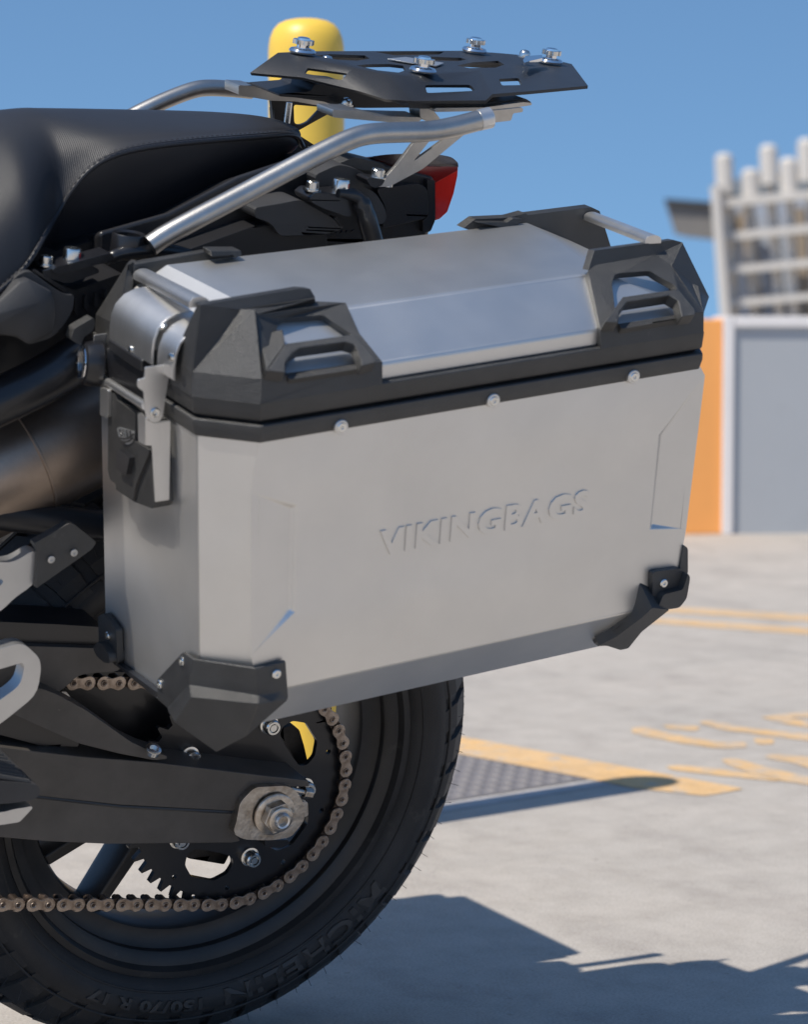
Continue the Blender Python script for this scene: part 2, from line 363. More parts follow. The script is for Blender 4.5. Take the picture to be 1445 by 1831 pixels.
wbox(.039, wl_, ht-.028, ht+.01, -.17, .012).build('frame_rail', 'frame_white', pan, bevel=.004)
wbox(.635, .66, .0, ht-.029, -.17, .008).build('frame_post', 'frame_white', pan, bevel=.004)
wbox(.661, .675, .0, ht-.029, -.0035, .004).build('seam', 'sign_dark', pan)

# tower: open white lattice in front of a grey block, far behind the deck
def farpt(k, x, y, dd=42.): return hit(k, x, y, 'w', D2, D2.dot(CAM)+dd)
D2 = Vector((sin(YAW+.25), cos(YAW+.25), 0)).normalized()
TW0 = farpt(9, 760, 1400)
tw = empty('tower_building', Matrix.Translation((TW0.x, TW0.y, 0)), 'far tower with leaning white open lattice and tall white rods on top', 'building')
def twq(name, pts, m, d0, th, kx=9):
    f = [farpt(kx, x, y, 42+d0) - Vector((TW0.x, TW0.y, 0)) for x, y in pts]
    return M().ext(f, D2*th).build(name, m, tw)
twq('block_wall', [(745,470),(1900,330),(1900,1900),(905,1900)], 'tower_wall', 3.0, 14)
twq('balcony_rail', [(715,470),(1060,385),(1900,340),(1900,520),(760,590)], 'balcony_glass', 1.2, .2)
twq('column', [(712,480),(772,470),(890,1900),(818,1900)], 'lattice_white', 0, .5)
for a, b, wd_ in ((800,900,52),(960,1050,40),(1120,1240,58),(1268,1335,52),(1425,1510,52),(1565,1650,52),(1750,1820,52)):
    twq('column', [(a,470),(a+wd_,465),(b+wd_,1900),(b,1900)], 'lattice_white', .7, .45)
for a, b in ((940,1040),(1330,1420),(1650,1720)):
    twq('wall_pier', [(a,640),(a+80,632),(b+80,1900),(b,1900)], 'tower_tan', 2.2, .5)
for y0, y1, h in ((610,520,62),(860,775,58),(1110,1035,54),(1360,1290,52),(1600,1540,50),(1830,1780,50)):
    twq('beam', [(725+(y0-600)*.09,y0-h/2),(1900,y1-h/2-30),(1900,y1+h/2-30),(725+(y0-600)*.09,y0+h/2)], 'lattice_white', .35, .4)
twq('wall_recess', [(890,690),(1010,680),(1010,800),(890,810)], 'tower_tan', 2.7, .2)
for a, t, bb in ((775,230,470),(972,345,560),(1108,165,400),(1258,262,520),(1392,118,380),(1560,150,380),(1740,90,360)):
    p = [farpt(9, a+38+ (0 if k == 0 else 12), y, 42.6) - Vector((TW0.x, TW0.y, 0)) for k, y in enumerate((t, bb+60))]
    M().tube([p[0], p[0].lerp(p[1], .1), p[1]], [.04*2, .072*2, .072*2], 14).build('rod', 'lattice_white', tw)
sg = empty('roof_box', Matrix.Translation((TW0.x, TW0.y, 0)), 'dark topped grey box sticking out left of the lattice tower', 'sign')
f = [farpt(9, x, y, 43.5) - Vector((TW0.x, TW0.y, 0)) for x, y in ((375,600),(800,630),(800,875),(450,835))]
M().ext(f, D2*1.5).build('body', 'sign_back', sg)
f = [farpt(9, x, y, 43.4) - Vector((TW0.x, TW0.y, 0)) for x, y in ((365,568),(800,600),(800,632),(378,602))]
M().ext(f, D2*1.7).build('roof_slab', 'sign_dark', sg)

# bollard
bb_ = (.6626, .8434)
bt = M().lathe([(.054,0),(.054,1.122),(.0535,1.134),(.0515,1.146),(.047,1.157),(.040,1.165),(.031,1.1695),(.020,1.172),(0,1.173)], (*bb_, 0), (0,0,1), 48)
tag(bt.build('bollard', 'bollard_yellow', ang=50), 'round topped yellow safety bollard standing behind the motorcycle', 'bollard')
# PART2
# ------------------------------------------------------------------ PANNIER (local frame: x to the rear, y towards the wheel, z up)
W1, CX, CY, L2 = .1956, .0395, .0417, .4776
W2 = W1+CY; RX, RY = .016, .030
def plan(i, z, rx=0., fx=0.):                          # eight-sided outline of the box, inset by i
    return [Vector(p) for p in ((i+fx, -i, z), (i+fx, -W1+i*.4, z), (CX+i*.4, -W2+i, z), (L2-i*.4-rx, -W2+i, z), (L2+RX-i-rx, -W2+RY+i*.4, z), (L2+RX-i-rx, -i, z))]
P = empty('side_pannier', MP, 'silver aluminium side pannier with black corner guards hung beside the rear wheel', 'pannier')
# body with pressed side panels
i = .0045; zt_, zb = -.026, -.256
body = M()
top = plan(i, zt_); low = plan(i, zb, .0105)
lo2 = [Vector((i, -i, -.302)), Vector((i, -.176, -.302)), Vector((CX-.004, -.196, -.3025)), Vector((L2-.030, -.196, -.3025)), Vector((L2+RX-i-.012, -.176, -.302)), Vector((L2+RX-i-.012, -i, -.302))]
def lerp(a, b, t): return a.lerp(b, t)
fb = [low[0], low[1], low[2], low[3], low[4], low[5]]
V = []
V += top + low + lo2
F = []
for a in (0, 1, 3, 4, 5): b = (a+1) % 6; F.append((a, b, b+6, a+6))
for a in range(6): b = (a+1) % 6; F.append((a+6, b+6, b+12, a+12))
F.append((0,1,2,3,4,5)); F.append((17,16,15,14,13,12))
body.add(V, F)
yf = -W2+i
pL = [Vector((CX+.0070, yf, -.083)), *Y(0, [(530,905),(526,1093)], yf, 'p'), Vector((CX+.0070, yf, -.208))]
rz = lambda z: L2-.0080-.0105*(z-zt_)/(zb-zt_)
pR = [*Y(0, [(1180,778),(1163,945)], yf, 'p')]
pR = [Vector((rz(-.058), yf, -.058)), pR[0], pR[1], Vector((rz(-.182), yf, -.182))]
A, B, C4, D4 = top[2], top[3], low[3], low[2]
ff = M()
ff.add([A, B, pR[0], pR[1], pR[2], pR[3], C4, D4, pL[3], pL[2], pL[1], pL[0]], [])
o12 = len(body.v); loop = [A, B, pR[0], pR[1], pR[2], pR[3], C4, D4, pL[3], pL[2], pL[1], pL[0]]
tr = geometry.tessellate_polygon([loop]); body.add(loop, [tuple(t) for t in tr])
def recess(q, s, dep=.0032, r=.003):
    a_, b_, c_, d_ = q; n = Vector((0, dep, 0)); ins = Vector((-s*r, 0, 0))
    bi, ci = b_+n+ins+Vector((0,0,-r*.5)), c_+n+ins+Vector((0,0,r*.5))
    body.add([a_, b_, c_, d_, bi, ci], [(0,4,5,3), (0,1,4), (1,2,5,4), (2,3,5)])
recess(pL, 1); recess(pR, -1)
body.build('case_body', 'satin_aluminium', P, bevel=.0030, seg=3, ang=20)
# raised lettering pressed in the side: stencil capitals
tvs, tfs = text_mesh('VIKINGBAGS', .032, .0, .0011, 1.12)
x0 = min(v.x for v in tvs); x1 = max(v.x for v in tvs); y0 = min(v.y for v in tvs); y1 = max(v.y for v in tvs)
bl, br, tl = Y(22, [(114,487),(1288,247),(108,330)], yf, 'p')
ex = (br-bl); ez = (tl-bl)
ez = Vector((.0012, 0, .0232))
lt = M(); zz = -.0013
flat_ = [bl + ex*((v.x-x0)/(x1-x0)) + ez*((v.y-y0)/(y1-y0)) + Vector((0, zz, 0)) for v in tvs]
bm = bmesh.new(); vm = [bm.verts.new(v) for v in flat_]
for f in tfs:
    try: bm.faces.new([vm[k] for k in f])
    except ValueError: pass
bmesh.ops.remove_doubles(bm, verts=bm.verts, dist=1e-6)
# stencil bridges: narrow gaps cut through the letters
NB = 10
for frac in (.083,.452,.535,.605,.70,.775,.855,.965): pass
ret = bmesh.ops.extrude_face_region(bm, geom=bm.faces[:]); 
for v in [e for e in ret['geom'] if isinstance(e, bmesh.types.BMVert)]: v.co.y += .0018
bmesh.ops.recalc_face_normals(bm, faces=bm.faces)
me = bpy.data.meshes.new('embossed_lettering'); bm.to_mesh(me); bm.free(); me.materials.append(MAT['satin_aluminium'])
lo = bpy.data.objects.new('embossed_lettering', me); COL.objects.link(lo); lo.parent = P
md = lo.modifiers.new('bevel', 'BEVEL'); md.width = .0005; md.segments = 1; md.limit_method = 'ANGLE'; md.angle_limit = radians(50)
# black seams
def ring(name, zs, ins, m, par=P, bevel=.0012):
    b = M(); rows = [plan(k, z) for z, k in zip(zs, ins)]
    b.grid(rows, True); n = len(rows); b.add(rows[0], [tuple(range(6))]); b.add(rows[-1], [tuple(range(5, -1, -1))])
    return b.build(name, m, par, bevel=bevel)
ring('lower_seam', (-.0185,-.0195,-.0250,-.0335,-.0345), (.0015,.0,.0,.0025,.0035), 'grained_plastic')
ring('gasket', (-.0150,-.0190), (.0075,.0075), 'smooth_plastic')
ring('lid_seam', (.0012,.0,-.0135,-.0155), (.0008,.0,.0012,.0025), 'grained_plastic')
# lid shell
lid = M()
l0 = plan(.0060, .0); l1 = plan(.0060, .0155)
Rf, Rr = Vector((.078,-.180,.0515)), Vector((L2-.072,-.180,.0495))
Bf, Br = Vector((.058,-.026,.0605)), Vector((L2-.052,-.026,.0560))
Fo, Fi = Vector((.013,-.176,.0300)), Vector((.013,-.022,.0340)); Eo, Ei = Vector((L2-.002,-.176,.029)), Vector((L2-.002,-.022,.033))
lid.add(l0+l1+[Rf,Rr,Bf,Br,Fo,Fi,Eo,Ei], [(a,(a+1)%6,(a+1)%6+6,a+6) for a in range(6)]+[(5,4,3,2,1,0),(8,9,13,12),(12,13,15,14),(7,8,12,16),(16,12,14,17),(6,7,16,17),(9,10,18,13),(13,18,19,15),(10,11,19,18),(11,6,17,14,15,19)])
lid.build('lid', 'satin_aluminium', P, bevel=.0032, seg=3, ang=20)

# corner guards of the lid
SL = Vector((0, -.569, .822)); S0 = Vector((0, -.2365, .0200))      # plane of the guards' sloping face
def PSL(k, pts, lift=0.): return [hit(k, a, b, 'p', SL, SL.dot(S0)+lift) for a, b in pts]
def guard_front_outer():
    m = M()
    q0, = X(4, [(5,1020)], -.001); r0, = X(4, [(30,872)], .001)
    q1 = Vector((-.001,-W1-.0005,.0)); q2 = Vector((CX-.0005,-W2-.001,.0)); q3, = Y(4, [(1206,1020)], -W2-.001, 'p'); q3.z = 0
    r1, = hit(4,138,960,'p',(0,1,0),-.1945), ; r2, = hit(4,528,1000,'p',(0,1,0),-.2362), ; r3, = hit(4,1206,903,'p',(0,1,0),-.2362),
    th = .006
    inn = lambda p, d=(.004, .006, 0): p + Vector(d)
    # base band: end, chamfer, side
    m.prism([q0,q1,r1,r0], [inn(p,(.006,0,0)) for p in (q0,q1,r1,r0)])
    m.prism([q1,q2,r2,r1], [inn(p,(.006,.005,0)) for p in (q1,q2,r2,r1)])
    m.prism([q2,q3,r3,r2], [inn(p,(0,.006,0)) for p in (q2,q3,r3,r2)])
    # upper points
    pk = hit(4,475,643,'p',(0,1,0),-.196); lg = hit(4,408,606,'p',(0,1,0),-.190)
    tf = hit(4,186,583,'p',(0,1,0),-.189); tfl = hit(4,168,577,'p',(0,1,0),-.186)
    s1, s2, s3, s4, s5 = PSL(4, [(528,1000),(475,643),(600,600),(830,565),(1000,572)])
    e1 = hit(4,740,490,'p',(0,1,0),-.182); e2 = hit(4,800,493,'p',(0,1,0),-.182); e3 = hit(4,828,540,'p',(0,1,0),-.183)
    lg2 = hit(4,590,582,'p',(0,1,0),-.190); lg3 = hit(4,828,548,'p',(0,1,0),-.186)
    bk = Vector((.010, .010, -.004))
    m.prism([r1, r2, pk], [p+bk for p in (r1, r2, pk)])                 # lit triangle
    m.prism([r1, pk, lg], [p+bk for p in (r1, pk, lg)])
    m.prism([r1, lg, tf], [p+bk for p in (r1, lg, tf)])                 # dark panel up to the rim
    m.prism([r0, r1, tf, tfl], [p+Vector((.008,.004,0)) for p in (r0, r1, tf, tfl)])
    m.prism([lg, lg2, lg3, e3, e2, e1, tf], [p+Vector((0,.010,-.001)) for p in (lg, lg2, lg3, e3, e2, e1, tf)])  # raised rim
    m.prism([lg, pk, s4, lg3, lg2], [p+Vector((0,.006,-.008)) for p in (lg, pk, s4, lg3, lg2)])
    # sloping face with the grip opening
    outer = [r2, pk] + PSL(4, [(830,562),(1000,570),(1075,740),(1206,903)]); outer[-1] = r3
    hole = rnd(PSL(4, [(612,716),(622,676),(660,655),(875,640),(912,668),(1030,745),(1092,920),(1085,940),(680,1003),(664,965),(640,900)]), .0025, 3)
    th_ = -SL*.007
    m.ext(outer, th_, [hole])
    g_ = m.build('corner_guard', 'grained_plastic', P, bevel=.0011)
    lp = M(); fr_ = PSL(4, [(556,950),(664,798),(1048,745),(1176,890),(1168,905),(1090,925),(1082,880),(1050,805),(1000,790),(745,825),(700,855),(662,905),(662,962)], .011)
    bkp = PSL(4, [(515,745),(648,715),(1008,670),(1176,885),(1170,903),(1092,925),(1090,885),(1060,815),(1010,800),(755,832),(712,865),(672,915),(664,962)], -.001)
    bkp = [p for p in bkp]; lp.ext(fr_, -SL*.0125)
    fc = [fr_[0], fr_[1]] + PSL(4, [(648,715)], .004) + PSL(4, [(515,745)], .001); lp.ext([p+SL*-.0006 for p in fc], -SL*.006)
    lp.build('grip_loop', 'grained_plastic', g_, bevel=.0012)
    return g_
guard_front_outer()
def guard_rear_outer():
    m = M(); yo = -W2-.001
    q = Y(5, [(865,731),(1337,661)], yo, 'p'); r = Y(5, [(862,642),(1338,566)], -.2362, 'p'); 
    for p in q: p.z = 0.
    m.prism([q[0], q[1], r[1], r[0]], [p+Vector((0,.006,0)) for p in (q[0], q[1], r[1], r[0])])
    # rear end band
    e = [q[1], Vector((L2+RX+.001, -W2+RY, 0)), Vector((L2+RX+.001, -.15, 0)), Vector((L2+RX-.004, -.15, .034)), Vector((L2+RX-.001, -W2+RY+.002, .032)), r[1]]
    m.prism(e, [p+Vector((-.006,.004,0)) for p in e])
    lg, lg2, lg3 = PSL(5, [(838,347),(1120,299),(1190,352)])
    tp_ = [hit(5,a,b,'p',(0,1,0),lg.y+.004) for a, b in ((832,280),(1200,231),(1240,242))]
    sR = hit(5,1360,492,'p',(0,1,0),-.200); tl_, = PSL(5, [(805,372)]); 
    m.prism([tl_, lg, lg2, lg3, sR, tp_[2], tp_[1], tp_[0]], [p+Vector((0,.009,-.001)) for p in (tl_, lg, lg2, lg3, sR, tp_[2], tp_[1], tp_[0])])
    m.prism([sR, lg3, r[1]], [p+Vector((-.006,.008,0)) for p in (sR, lg3, r[1])])
    m.prism([sR, r[1], e[3]], [p+Vector((-.008,.004,0)) for p in (sR, r[1], e[3])])
    outer = [r[0], tl_, lg, lg2, lg3, r[1]]
    hole = rnd(PSL(5, [(915,430),(928,390),(950,384),(1090,373),(1122,395),(1205,440),(1252,560),(1250,590),(960,642),(945,620),(930,560)]), .0025, 3)
    m.prism(outer, [p - SL*.007 for p in outer], [hole], [[p - SL*.007 for p in hole]])
    g_ = m.build('corner_guard', 'grained_plastic', P, bevel=.0011)
    lp = M(); fr_ = PSL(5, [(882,608),(965,492),(1222,455),(1300,552),(1298,575),(1236,584),(1218,510),(1180,487),(985,517),(952,560),(944,612)], .011)
    lp.ext(fr_, -SL*.0125); lp.build('grip_loop', 'grained_plastic', g_, bevel=.0012)
guard_rear_outer()
def guard_inner(front):
    m = M()
    if front:
        a = Y(3, [(680,672),(742,540),(750,292),(1190,217),(1355,215),(1362,238),(1330,290),(1040,332),(985,400),(880,520),(800,560)], -.022, 'p')
        m.ext(a, (0,.010,0))
        b = [hit(3,535,572,'p',(1,0,0),.004), hit(3,655,640,'p',(1,0,0),.001), hit(3,720,288,'p',(0,1,0),-.016), hit(3,712,290,'p',(0,1,0),-.010)]
        m.prism(b, [p+Vector((.010,.002,0)) for p in b])
        c = [b[0], b[1], hit(3,655,860,'p',(1,0,0),-.001), hit(3,530,690,'p',(1,0,0),.001)]
        c[2].z = 0; c[3].z = 0; m.prism(c, [p+Vector((.010,.002,0)) for p in c])
        d = [b[1], hit(3,690,675,'p',(0,1,0),-.022), hit(3,750,292,'p',(0,1,0),-.022), b[2]]
        m.prism(d, [p+Vector((.006,.008,0)) for p in d])
        e = Y(3, [(1180,216),(1355,215),(1362,238),(1320,262),(1310,240),(1190,250)], -.040, 'p'); m.ext(e, (0,.016,0))
    else:
        a = Y(5, [(228,176),(285,135),(440,128),(515,108),(528,116),(820,80),(858,98),(912,268),(902,300),(780,300),(650,240),(510,215),(300,200)], -.024, 'p')
        m.ext(a, (0,.012,0))
        b = Y(5, [(290,150),(430,150),(460,132),(500,135),(480,165),(400,172)], -.032, 'p'); m.ext(b, (0,.007,0))
    return m.build('corner_guard', 'grained_plastic', P, bevel=.0012)
guard_inner(True); guard_inner(False)
# tie bars across the ends of the lid
def tiebar(p0, p1, w_, h_):
    p1 = p0.lerp(p1, .955); d = (p1-p0).normalized(); s = Vector((0,0,1)); x = d.cross(s).normalized(); m = M(); pr = []
    for k in range(17):
        t = pi*k/16; pr.append(x*(w_*cos(t)) + s*(h_*sin(t)))
    pr += [x*-w_ - s*.003, x*w_ - s*.003]
    m.prism([p0+q for q in pr], [p1+q for q in pr]); return m.build('tie_bar', 'brushed_stainless', P, bevel=.0004)
tiebar(hit(3,800,350,'p',(0,1,0),-.024), hit(3,1135,520,'p',(0,1,0),-.187), .0085, .0055)
tiebar(hit(5,818,122,'p',(0,1,0),-.026), hit(5,1120,238,'p',(0,1,0),-.187), .0075, .0045)
# rivets in the lower seam, each in a small tab
for k, x, y in ((4,975,1268), (5,368,972), (5,1015,862)):
    c = hit(k, x, y, 'p', (0,1,0), -W2-.0006)
    tb = M().lathe([(.0062,-.003),(.0062,.0004),(.0056,.0010)], c, (0,-1,0), 24).build('rivet_tab', 'satin_aluminium', P, ang=40)
    M().lathe([(.0001,.0005),(.0017,.0005),(.0017,.0018),(.0036,.0020),(.0042,.0012),(.0042,0)], c, (0,-1,0), 24).build('rivet', 'zinc_bolt', tb, ang=35)
# ---- bottom corner guards
def shell(name, vs, fs, m='grained_plastic', th=.005, par=P, bev=.0016):
    b = M(); b.add(vs, fs); o = b.build(name, m, par, solid=th)
    bm = bmesh.new(); bm.from_mesh(o.data); bmesh.ops.triangulate(bm, faces=bm.faces); bm.to_mesh(o.data); bm.free()
    md = o.modifiers.new('bevel', 'BEVEL'); md.width = bev; md.segments = 3; md.limit_method = 'ANGLE'; md.angle_limit = radians(24); md.harden_normals = True
    return o
yo = -W2-.0015; xo = -.0015
ch = Vector((-CY, -CX, 0)).normalized(); c0 = ch.dot(Vector((0, -W1, 0)))+.0018
def CH(k, x, y, off=0.): return hit(k, x, y, 'p', ch, c0+off)
def HX(k, x, y, v=xo): return hit(k, x, y, 'p', (1,0,0), v)
def HY(k, x, y, v=yo): return hit(k, x, y, 'p', (0,1,0), v)
vs = [HX(16,436,556), HX(16,600,380), HX(16,672,428), HY(16,1072,488), HY(16,1268,438), HY(16,1286,690),      # 0-5
      HX(16,436,690), HX(16,655,590,-.0015), CH(16,642,592), HY(16,1090,662), HY(16,1235,640),                 # 6-10
      HX(16,505,765,-.006), CH(16,655,672,.011), HY(16,1095,715,-.2470), HY(16,1195,700,-.2430),               # 11-14
      HX(16,545,835,-.008), HY(16,820,1030,-.1900), HY(16,1010,930,-.2000), HX(16,500,745)]
nP = (vs[13]-vs[12]).cross(HY(16,820,1030,-.2080)-vs[12]); oP = nP.dot(vs[12])
for k_, q_ in ((15,(545,835)), (16,(820,1030)), (17,(1010,930))): vs[k_] = hit(16, *q_, 'p', nP, oP)
fs = [(0,1,2,8,18,6), (2,3,9,8), (3,4,10,9), (4,5,14,10), (8,9,13,12), (18,8,12,11), (9,10,14,13), (11,12,15), (12,13,17,16,15), (13,14,5,17)]
og = shell('bottom_guard', vs, fs, th=.0035)
og = None
def rivet_at(p, n, par=P, r=.0042):
    M().lathe([(.0001,.0005),(r*.32,.0005),(r*.36,.0016),(r*.8,.0018),(r,.0010),(r,-.001)], p, n, 22).build('rivet', 'zinc_bolt', par, ang=35)
rivet_at(HX(16,600,440,-.0018), (-1,0,0)); rivet_at(HX(16,457,590,-.0018), (-1,0,0)); rivet_at(HY(16,1207,523,yo-.0003), (0,-1,0))
# inner front bottom guard
a = X(16, [(55,152),(92,132),(172,240),(180,450),(165,470),(60,335)], -.003)
gi = M().ext(rnd(a, .002, 3), (.006,0,0))
lump = X(16, [(20,352),(55,315),(78,330),(125,400),(132,455),(95,450),(45,410)], -.010); gi.ext(rnd(lump,.004,3), (.02,0,0))
gi.build('bottom_guard', 'grained_plastic', P, bevel=.0014, seg=3)
rivet_at(HX(16,121,278,-.0035), (-1,0,0))
st = X(16, [(150,455),(180,455),(436,640),(436,672),(420,672)], -.0018); M().ext(st, (.006,0,0)).build('edge_strip', 'smooth_plastic', P, bevel=.0006)
# outer rear bottom guard
gr = M(); gr.ext(rnd(Y(11, [(908,163),(925,158),(1002,148),(1020,158),(1012,245),(905,292)], yo-.001, 'p'), .002, 3), (0,.006,0))
gr.ext(rnd(Y(11, [(945,238),(1012,222),(1030,165),(1037,180),(1025,252),(1000,284),(962,290),(925,285)], yo-.009, 'p'), .003, 3), (0,.028,0))
BN = Vector((0,-.784,-.620)); BO = BN.dot(Vector((0,-.2328,-.256)))
def BP(k, pts, lift): return [hit(k, x, y, 'p', BN, BO+lift) for x, y in pts]
a = BP(11, [(703,407),(740,385),(800,340),(905,273),(908,290),(870,318),(780,385),(718,418)], .0035); gr.ext(a, -BN*.010)
a = BP(11, [(718,417),(780,385),(870,318),(906,285),(965,291),(868,368),(822,425),(795,431),(748,416)], .010); gr.ext(rnd(a,.002,2), -BN*.030)
a = Y(11, [(1000,150),(1014,66),(1029,78),(1029,165),(1012,205)], yo+.004, 'p'); gr.ext(rnd(a,.002,2), (0,.035,0))
gr.build('bottom_guard', 'grained_plastic', P, bevel=.0014, seg=3)
rivet_at(HY(11,944,199,yo-.0014), (0,-1,0))
# ---- latch on the front end
hp = M()                                                # curved strap over the lid edge
prof = [(.026,.0530),(.014,.0525),(.004,.0490),(-.0040,.0420),(-.0080,.0330),(-.0095,.0240),(-.0100,.0120)]
ya, yb = -.058, -.140
rows = [[Vector((x, ya, z)), Vector((x, yb, z))] for x, z in prof]
fv = [Vector((x, ya, z)) for x, z in prof]; bv = [Vector((x+.0022, ya, z-.0012)) for x, z in prof]
poly = fv + bv[::-1]; hp.ext(poly, (0, yb-ya, 0)); hp2 = M(); poly2 = [p+Vector((.0035, -.085, -.004)) for p in poly]; hp2.ext(poly2, (0,-.030,0)); hp2.build('hinge_strap', 'brushed_stainless', P, bevel=.0006, ang=40)
hs = hp.build('hinge_strap', 'brushed_stainless', P, bevel=.0006, ang=40)
md = hs.modifiers.new('w', 'WEIGHTED_NORMAL') if False else None
for k, x, y in ((14,655,188), (14,410,375), (14,722,432)):
    M().lathe([(.0038,-.001),(.0036,.0010),(.0022,.0019),(0,.0021)], hit(k, x, y, 'p', (1,0,0), -.0098 if y > 300 else .001), (-1,0,.05) if y > 300 else (-.5,0,.86), 18).build('rivet', 'zinc_bolt', hs, ang=50)
def yplate(name, k, pts, y, th, m, par=P, bev=.0006, r=.0015):
    return M().ext(rnd(Y(k, pts, y, 'p'), r, 3), (0,th,0)).build(name, m, par, bevel=bev)
def xplate(name, k, pts, x, th, m, par=P, bev=.0008, r=.0012, holes=None):
    return M().ext(rnd(X(k, pts, x), r, 3), (th,0,0)).build(name, m, par, bevel=bev)
lf = yplate('latch_flange', 14, [(122,262),(322,232),(320,360),(282,535),(205,560),(182,612),(172,668),(130,620)], -.0275, .0018, 'brushed_stainless')
rf = yplate('latch_flange', 14, [(522,512),(722,486),(705,600),(684,720),(662,880),(640,925),(598,942),(550,922),(524,870),(515,790),(512,700),(470,672),(458,640),(470,605),(516,598)], -.1552, .0018, 'brushed_stainless')
rivet_at(hit(14,597,862,'p',(0,1,0),-.1554), (0,-1,0), rf, .0042)
bx = M().box((-.0125,-.126,.002),(-.004,-.060,.0125)); bx.build('latch_hook', 'smooth_plastic', P, bevel=.002)
M().box((-.0075,-.126,-.030),(-.003,-.046,.001)).build('latch_well', 'black_paint', P, bevel=.001)
M().tube([hit(14,190,598,'p',(0,1,0),-.034), hit(14,525,812,'p',(0,1,0),-.1535)], .0036, 20).build('latch_pin', 'brushed_stainless', P, ang=50)
lb = xplate('latch_body', 14, [(232,690),(292,722),(300,762),(445,865),(470,860),(560,925),(575,1140),(602,1570),(575,1610),(432,1555),(292,1462),(290,1420),(246,1382),(230,1312)], -.012, .0185, 'grained_plastic', bev=.0012)
xplate('latch_rib', 14, [(300,765),(445,868),(440,1085),(560,1160),(520,1250),(450,1420),(425,1550),(292,1462),(300,1300)], -.0145, .004, 'grained_plastic', lb, bev=.0015)
bt_ = xplate('lock_button', 14, [(296,1160),(318,1152),(398,1215),(372,1350),(292,1300)], -.0195, .006, 'smooth_plastic', lb, bev=.0014)
em = xplate('rubber_emblem', 14, [(300,985),(320,975),(435,1010),(432,1060),(412,1100),(380,1112),(345,1090),(315,1050)], -.0152, .002, 'satin_silver', lb, bev=.0005)
for k_ in range(4):
    a, b = (322+k_*27, 990+k_*4), (338+k_*22, 1040+k_*6)
    M().tube(X(14, [a, (a[0]+4, a[1]+28), b], -.0156), .0011, 8).build('emblem_bar', 'grained_plastic', em)
for q in ([(322,1058),(350,1066),(385,1062),(430,1032)], [(340,1086),(365,1092),(395,1084),(424,1058)]):
    M().tube(X(14, q, -.0156), .0009, 8).build('emblem_bar', 'grained_plastic', em)
cs = M().ext(Y(14, [(520,905),(596,940),(722,925),(712,1545),(602,1562),(575,1122),(520,1118)], -.1530, 'p'), (0,.0022,0)).build('latch_cover', 'brushed_stainless', P, bevel=.0008)
xplate('latch_lip', 14, [(462,872),(480,862),(524,900),(522,1118),(468,1085)], -.0225, .002, 'brushed_stainless')
xplate('latch_lip', 14, [(170,668),(225,682),(234,700),(232,895),(215,906),(168,882)], -.0150, .0030, 'brushed_stainless')
M().ext(X(14, [(735,920),(748,930),(712,1540),(716,1100)], .001), (.004,0,0))

# ------------------------------------------------------------------ MOTORCYCLE (local frame leans with the bike: x to the rear, y to its right, z up)
BK = empty('motorcycle', MB, 'black adventure motorcycle seen from its left rear, leaning on its stand', 'motorcycle')
AX = Vector((0,0,.321))
def yp(name, k, pts, y, th, m, par=BK, bev=.0015, r=.002, holes=(), seg=2):
    f = rnd(Y(k, pts, y), r, 3); hs_ = [rnd(Y(k, h, y), r, 3) for h in holes]
    return M().ext(f, (0,th,0), hs_).build(name, m, par, bevel=bev, seg=seg)
def revolve(prof, name, m, par, seg=120, ang=30):       # closed profile (radius, y) about the axle
    b = M(); rows = []
    for i in range(seg):
        t = 2*pi*i/seg; rows.append([Vector((r*cos(t), y, .321+r*sin(t))) for r, y in prof])
    rows.append(rows[0]); b.grid(rows, True); return b.build(name, m, par, ang=ang)
# rim and spokes
wh = revolve([(.2285,-.055),(.2265,-.0572),(.2200,-.0565),(.2165,-.050),(.2080,-.0465),(.2040,-.043),(.2035,-.036),(.1960,-.030),(.1860,-.028),(.1835,-.024),(.1825,0),(.1835,.024),(.1860,.028),(.1960,.030),(.2040,.043),(.2165,.050),(.2265,.0572),(.2285,.055),(.2265,.045),(.2120,.038),(.2060,.024),(.2000,.012),(.2000,-.012),(.2060,-.024),(.2120,-.038),(.2265,-.045)], 'wheel_rim', 'rim_paint', BK, 160, 35)
revolve([(.038,-.045),(.038,.045),(.014,.045),(.014,-.045)], 'hub', 'rim_paint', wh, 48)
for k in range(4):
    c = radians(-135+90*k)
    for s in (-1, 1):
        a0_, a1_ = c+s*radians(6), c+s*radians(13.5)
        d0 = Vector((cos(a0_),0,sin(a0_))); d1 = Vector((cos(a1_),0,sin(a1_))); p0, p1 = AX+d0*.030, AX+d1*.1845
        t = (p1-p0).normalized(); n = Vector((-t.z,0,t.x)); m = M()
        r0_ = [p0+n*(a*.013)+Vector((0,b*.026,0)) for a, b in ((-1,-.5),(-.6,-1),(.6,-1),(1,-.5),(1,.5),(.6,1),(-.6,1),(-1,.5))]
        r1_ = [p1+n*(a*.0098)+Vector((0,b*.021,0)) for a, b in ((-1,-.5),(-.6,-1),(.6,-1),(1,-.5),(1,.5),(.6,1),(-.6,1),(-1,.5))]
        m.prism(r0_, r1_); m.build('spoke', 'rim_paint', wh, bevel=.003)
